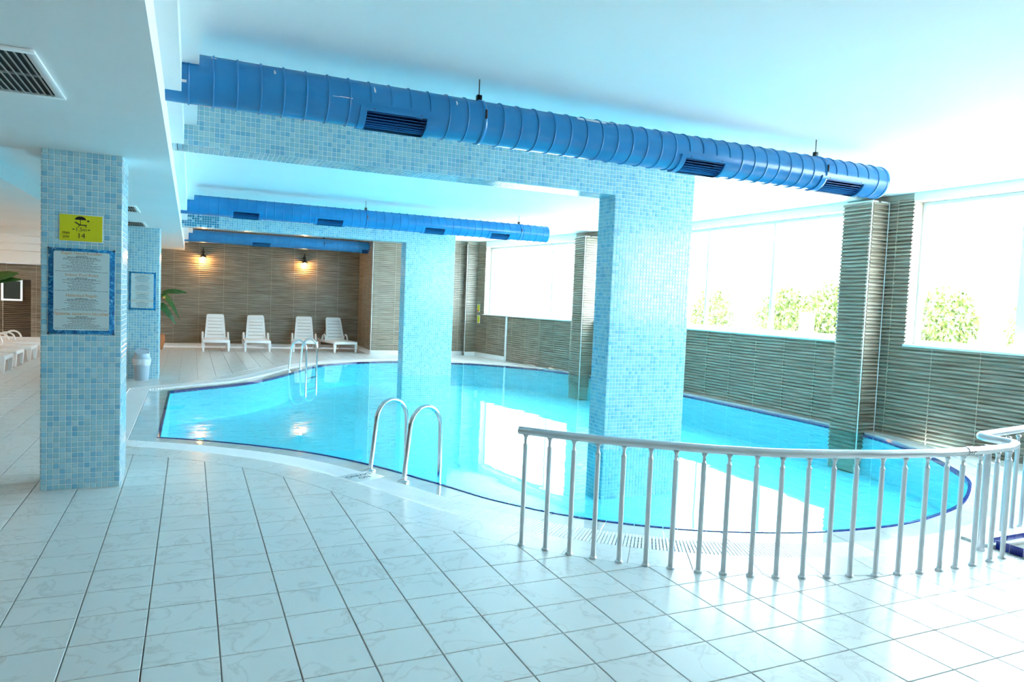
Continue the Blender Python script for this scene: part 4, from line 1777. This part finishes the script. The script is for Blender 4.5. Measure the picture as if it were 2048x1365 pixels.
wall_lamp('added unseen fill lamp on the left wall above the flat loungers', X0, 2.5, 14.0, R(90), 42, 'added fill lamps on the left wall')  # unseen lamp added to bring warm light to the left side
wall_lamp('added unseen fill lamp on the left wall halfway to the near column', X0, 2.5, 9.0, R(90), 42, 'added fill lamps on the left wall')  # second unseen lamp added for the same warm fill


# ------------------------------------------------------------------ potted plants
def leaf_mb(length, width, droop, rise, nseg=12):
    """long blade leaf in the local +x direction"""
    mb = MB()
    vs, fs = [], []
    for i in range(nseg + 1):
        f = i / nseg
        x = length * f * (1 - .12 * droop * f)
        z = rise * f - droop * f * f
        wv = width * math.sin(PI * min(1, f ** .8 * .98 + .02)) ** .8
        for s_, dz in ((-1, .22), (-.5, .06), (0, -.02), (.5, .06), (1, .22)):
            vs.append((x, s_ * wv, z + dz * wv + .004 * math.sin(i * 2.3 + s_)))
    for i in range(nseg):
        for k in range(4):
            fs.append((i * 5 + k, (i + 1) * 5 + k, (i + 1) * 5 + k + 1, i * 5 + k + 1))
    mb.mesh(vs, fs, 0, True)
    vs2 = [(x, y, z - .003) for x, y, z in vs]
    mb.mesh(vs2, [tuple(reversed(f)) for f in fs], 0, True)
    return mb


def plant(label, loc, leaves, pot_r=.2, pot_h=.42):
    t = thing('potted_plant', label, 'plant', loc)
    b = MB()
    b.lathe([(pot_r * .62, 0), (pot_r * .70, .02), (pot_r * .95, pot_h * .5), (pot_r * 1.02, pot_h * .8), (pot_r * .92, pot_h * .93), (pot_r * 1.0, pot_h), (pot_r * .86, pot_h), (pot_r * .80, pot_h * .85)], 32)
    b.build('pot', M['terracotta'], t)
    b = MB()
    b.lathe([(pot_r * .80, pot_h * .86), (0.0001, pot_h * .88)], 24)
    b.build('soil', M['soil'], t)
    for (ang, hz, ln_, wd, droop, rise, bx_, roll) in leaves:
        st = MB()
        a = R(ang)
        dx, dy = math.cos(a), math.sin(a)
        P = [(dx * .02, dy * .02, pot_h * .8), (dx * bx_ * .4, dy * bx_ * .4, pot_h + (hz - pot_h) * .6), (dx * bx_, dy * bx_, hz)]
        P2 = []
        for k in range(9):
            f = k / 8
            p = [(1 - f) ** 2 * P[0][i] + 2 * f * (1 - f) * P[1][i] + f * f * P[2][i] for i in range(3)]
            P2.append(p)
        st.tube(P2, [.013 - .008 * k / 8 for k in range(9)], 8)
        so = st.build('stem', M['stem'], t)
        lf = leaf_mb(ln_, wd, droop, rise)
        lo = lf.build('leaf', M['leaf'], so)
        lo.matrix_basis = Matrix.Translation((dx * bx_, dy * bx_, hz)) @ Matrix.Rotation(a, 4, 'Z') @ Matrix.Rotation(R(roll), 4, 'X')


plant('broad-leaved plant in a terracotta pot behind the farther mosaic column', (-.31, 16.35, 0),
      [(0, 1.58, .66, .085, .14, .16, .10, 50), (-18, 1.50, .40, .13, .95, .10, .08, 35), (160, 1.5, .6, .10, .25, .2, .1, 20), (95, 1.6, .5, .10, .2, .2, .08, 0),
       (230, 1.3, .5, .10, .3, .2, .1, 20), (-60, 1.25, .36, .10, .75, .10, .07, 30)])
plant('dark leafy potted plant at the far left before the recess', (-4.15, 14.93, 0),
      [(0, 1.70, .80, .14, .05, .42, .18, 55), (-8, 1.66, .95, .10, .12, .30, .14, 55), (30, 1.62, .6, .12, .1, .3, .1, 40), (120, 1.6, .6, .09, .2, .3, .1, 10), (200, 1.6, .6, .09, .2, .3, .1, 10), (280, 1.5, .5, .12, .2, .25, .1, 20)])

# ------------------------------------------------------------------ outside: terrace, garden wall, hedge
b = MB()
b.box(10.1, 60, -40, 60, -.35, -.15)
tag(b.build('terrace', M['terrace'], kind='structure'), 'sunlit pale terrace outside the windows')
b = MB()
b.box(13.2, 13.45, -10, 40, -.15, 1.30)
tag(b.build('garden_wall', M['garden'], kind='structure'), 'low white garden wall outside the windows')


def bush(label, x, y, rx, ry, z0, z1, nleaf, seed):
    rnd = random.Random(seed)
    t = thing('hedge_shrub', label, 'shrub', (x, y, -.15), group='shrubs beyond the garden wall')
    st = MB()
    for k in range(4):
        a = k * 1.57 + .4
        st.tube([(x, y, -.15), (x + .1 * math.cos(a), y + .1 * math.sin(a), z0), (x + rx * .6 * math.cos(a), y + ry * .6 * math.sin(a), (z0 + z1) / 2)], [.05, .035, .012], 6)
    wpart(st, 'branches', M['bark'], t)
    lf = MB()
    for k in range(nleaf):
        while True:
            p = [rnd.uniform(-1, 1) for _ in range(3)]
            r2 = sum(q * q for q in p)
            if .25 < r2 < 1:
                break
        c = Vector((x + p[0] * rx, y + p[1] * ry, (z0 + z1) / 2 + p[2] * (z1 - z0) / 2 + .08 * math.sin(9 * p[1]) * p[2]))
        s_ = rnd.uniform(.05, .09)
        e = Euler((rnd.uniform(0, 6.3), rnd.uniform(0, 6.3), rnd.uniform(0, 6.3))).to_matrix()
        q = [c + e @ Vector(v) for v in ((-s_, 0, 0), (0, -s_ * .5, .01), (s_, 0, 0), (0, s_ * .5, .01))]
        lf.face(q)
    wpart(lf, 'foliage', M['hedge'], t, kind='stuff')


bush('sparse sunlit shrub seen at the left of the nearest window', 14.1, 3.75, .55, .62, .9, 2.35, 1500, 1)
bush('pale washed-out shrub seen in the middle of the nearest window', 15.2, 2.45, .6, .75, .9, 2.25, 1100, 2)
bush('pale shrub at the right end of the nearest window', 14.4, 1.0, .6, .7, .9, 2.2, 1000, 3)
bush('dense rounded hedge shrub seen at the right of the wide window', 14.2, 6.4, .6, 1.0, .9, 2.5, 2600, 4)
bush('hedge shrub left of the mullion in the wide window', 14.5, 8.3, .6, .8, .8, 2.4, 1800, 5)
bush('faint pale shrub in the middle of the wide window', 15.6, 9.6, .6, .8, .7, 2.2, 1000, 6)
bush('shrub seen just right of the wide mosaic pillar', 14.4, 11.0, .6, .7, .8, 2.35, 1500, 7)

print('objects', len(bpy.data.objects))
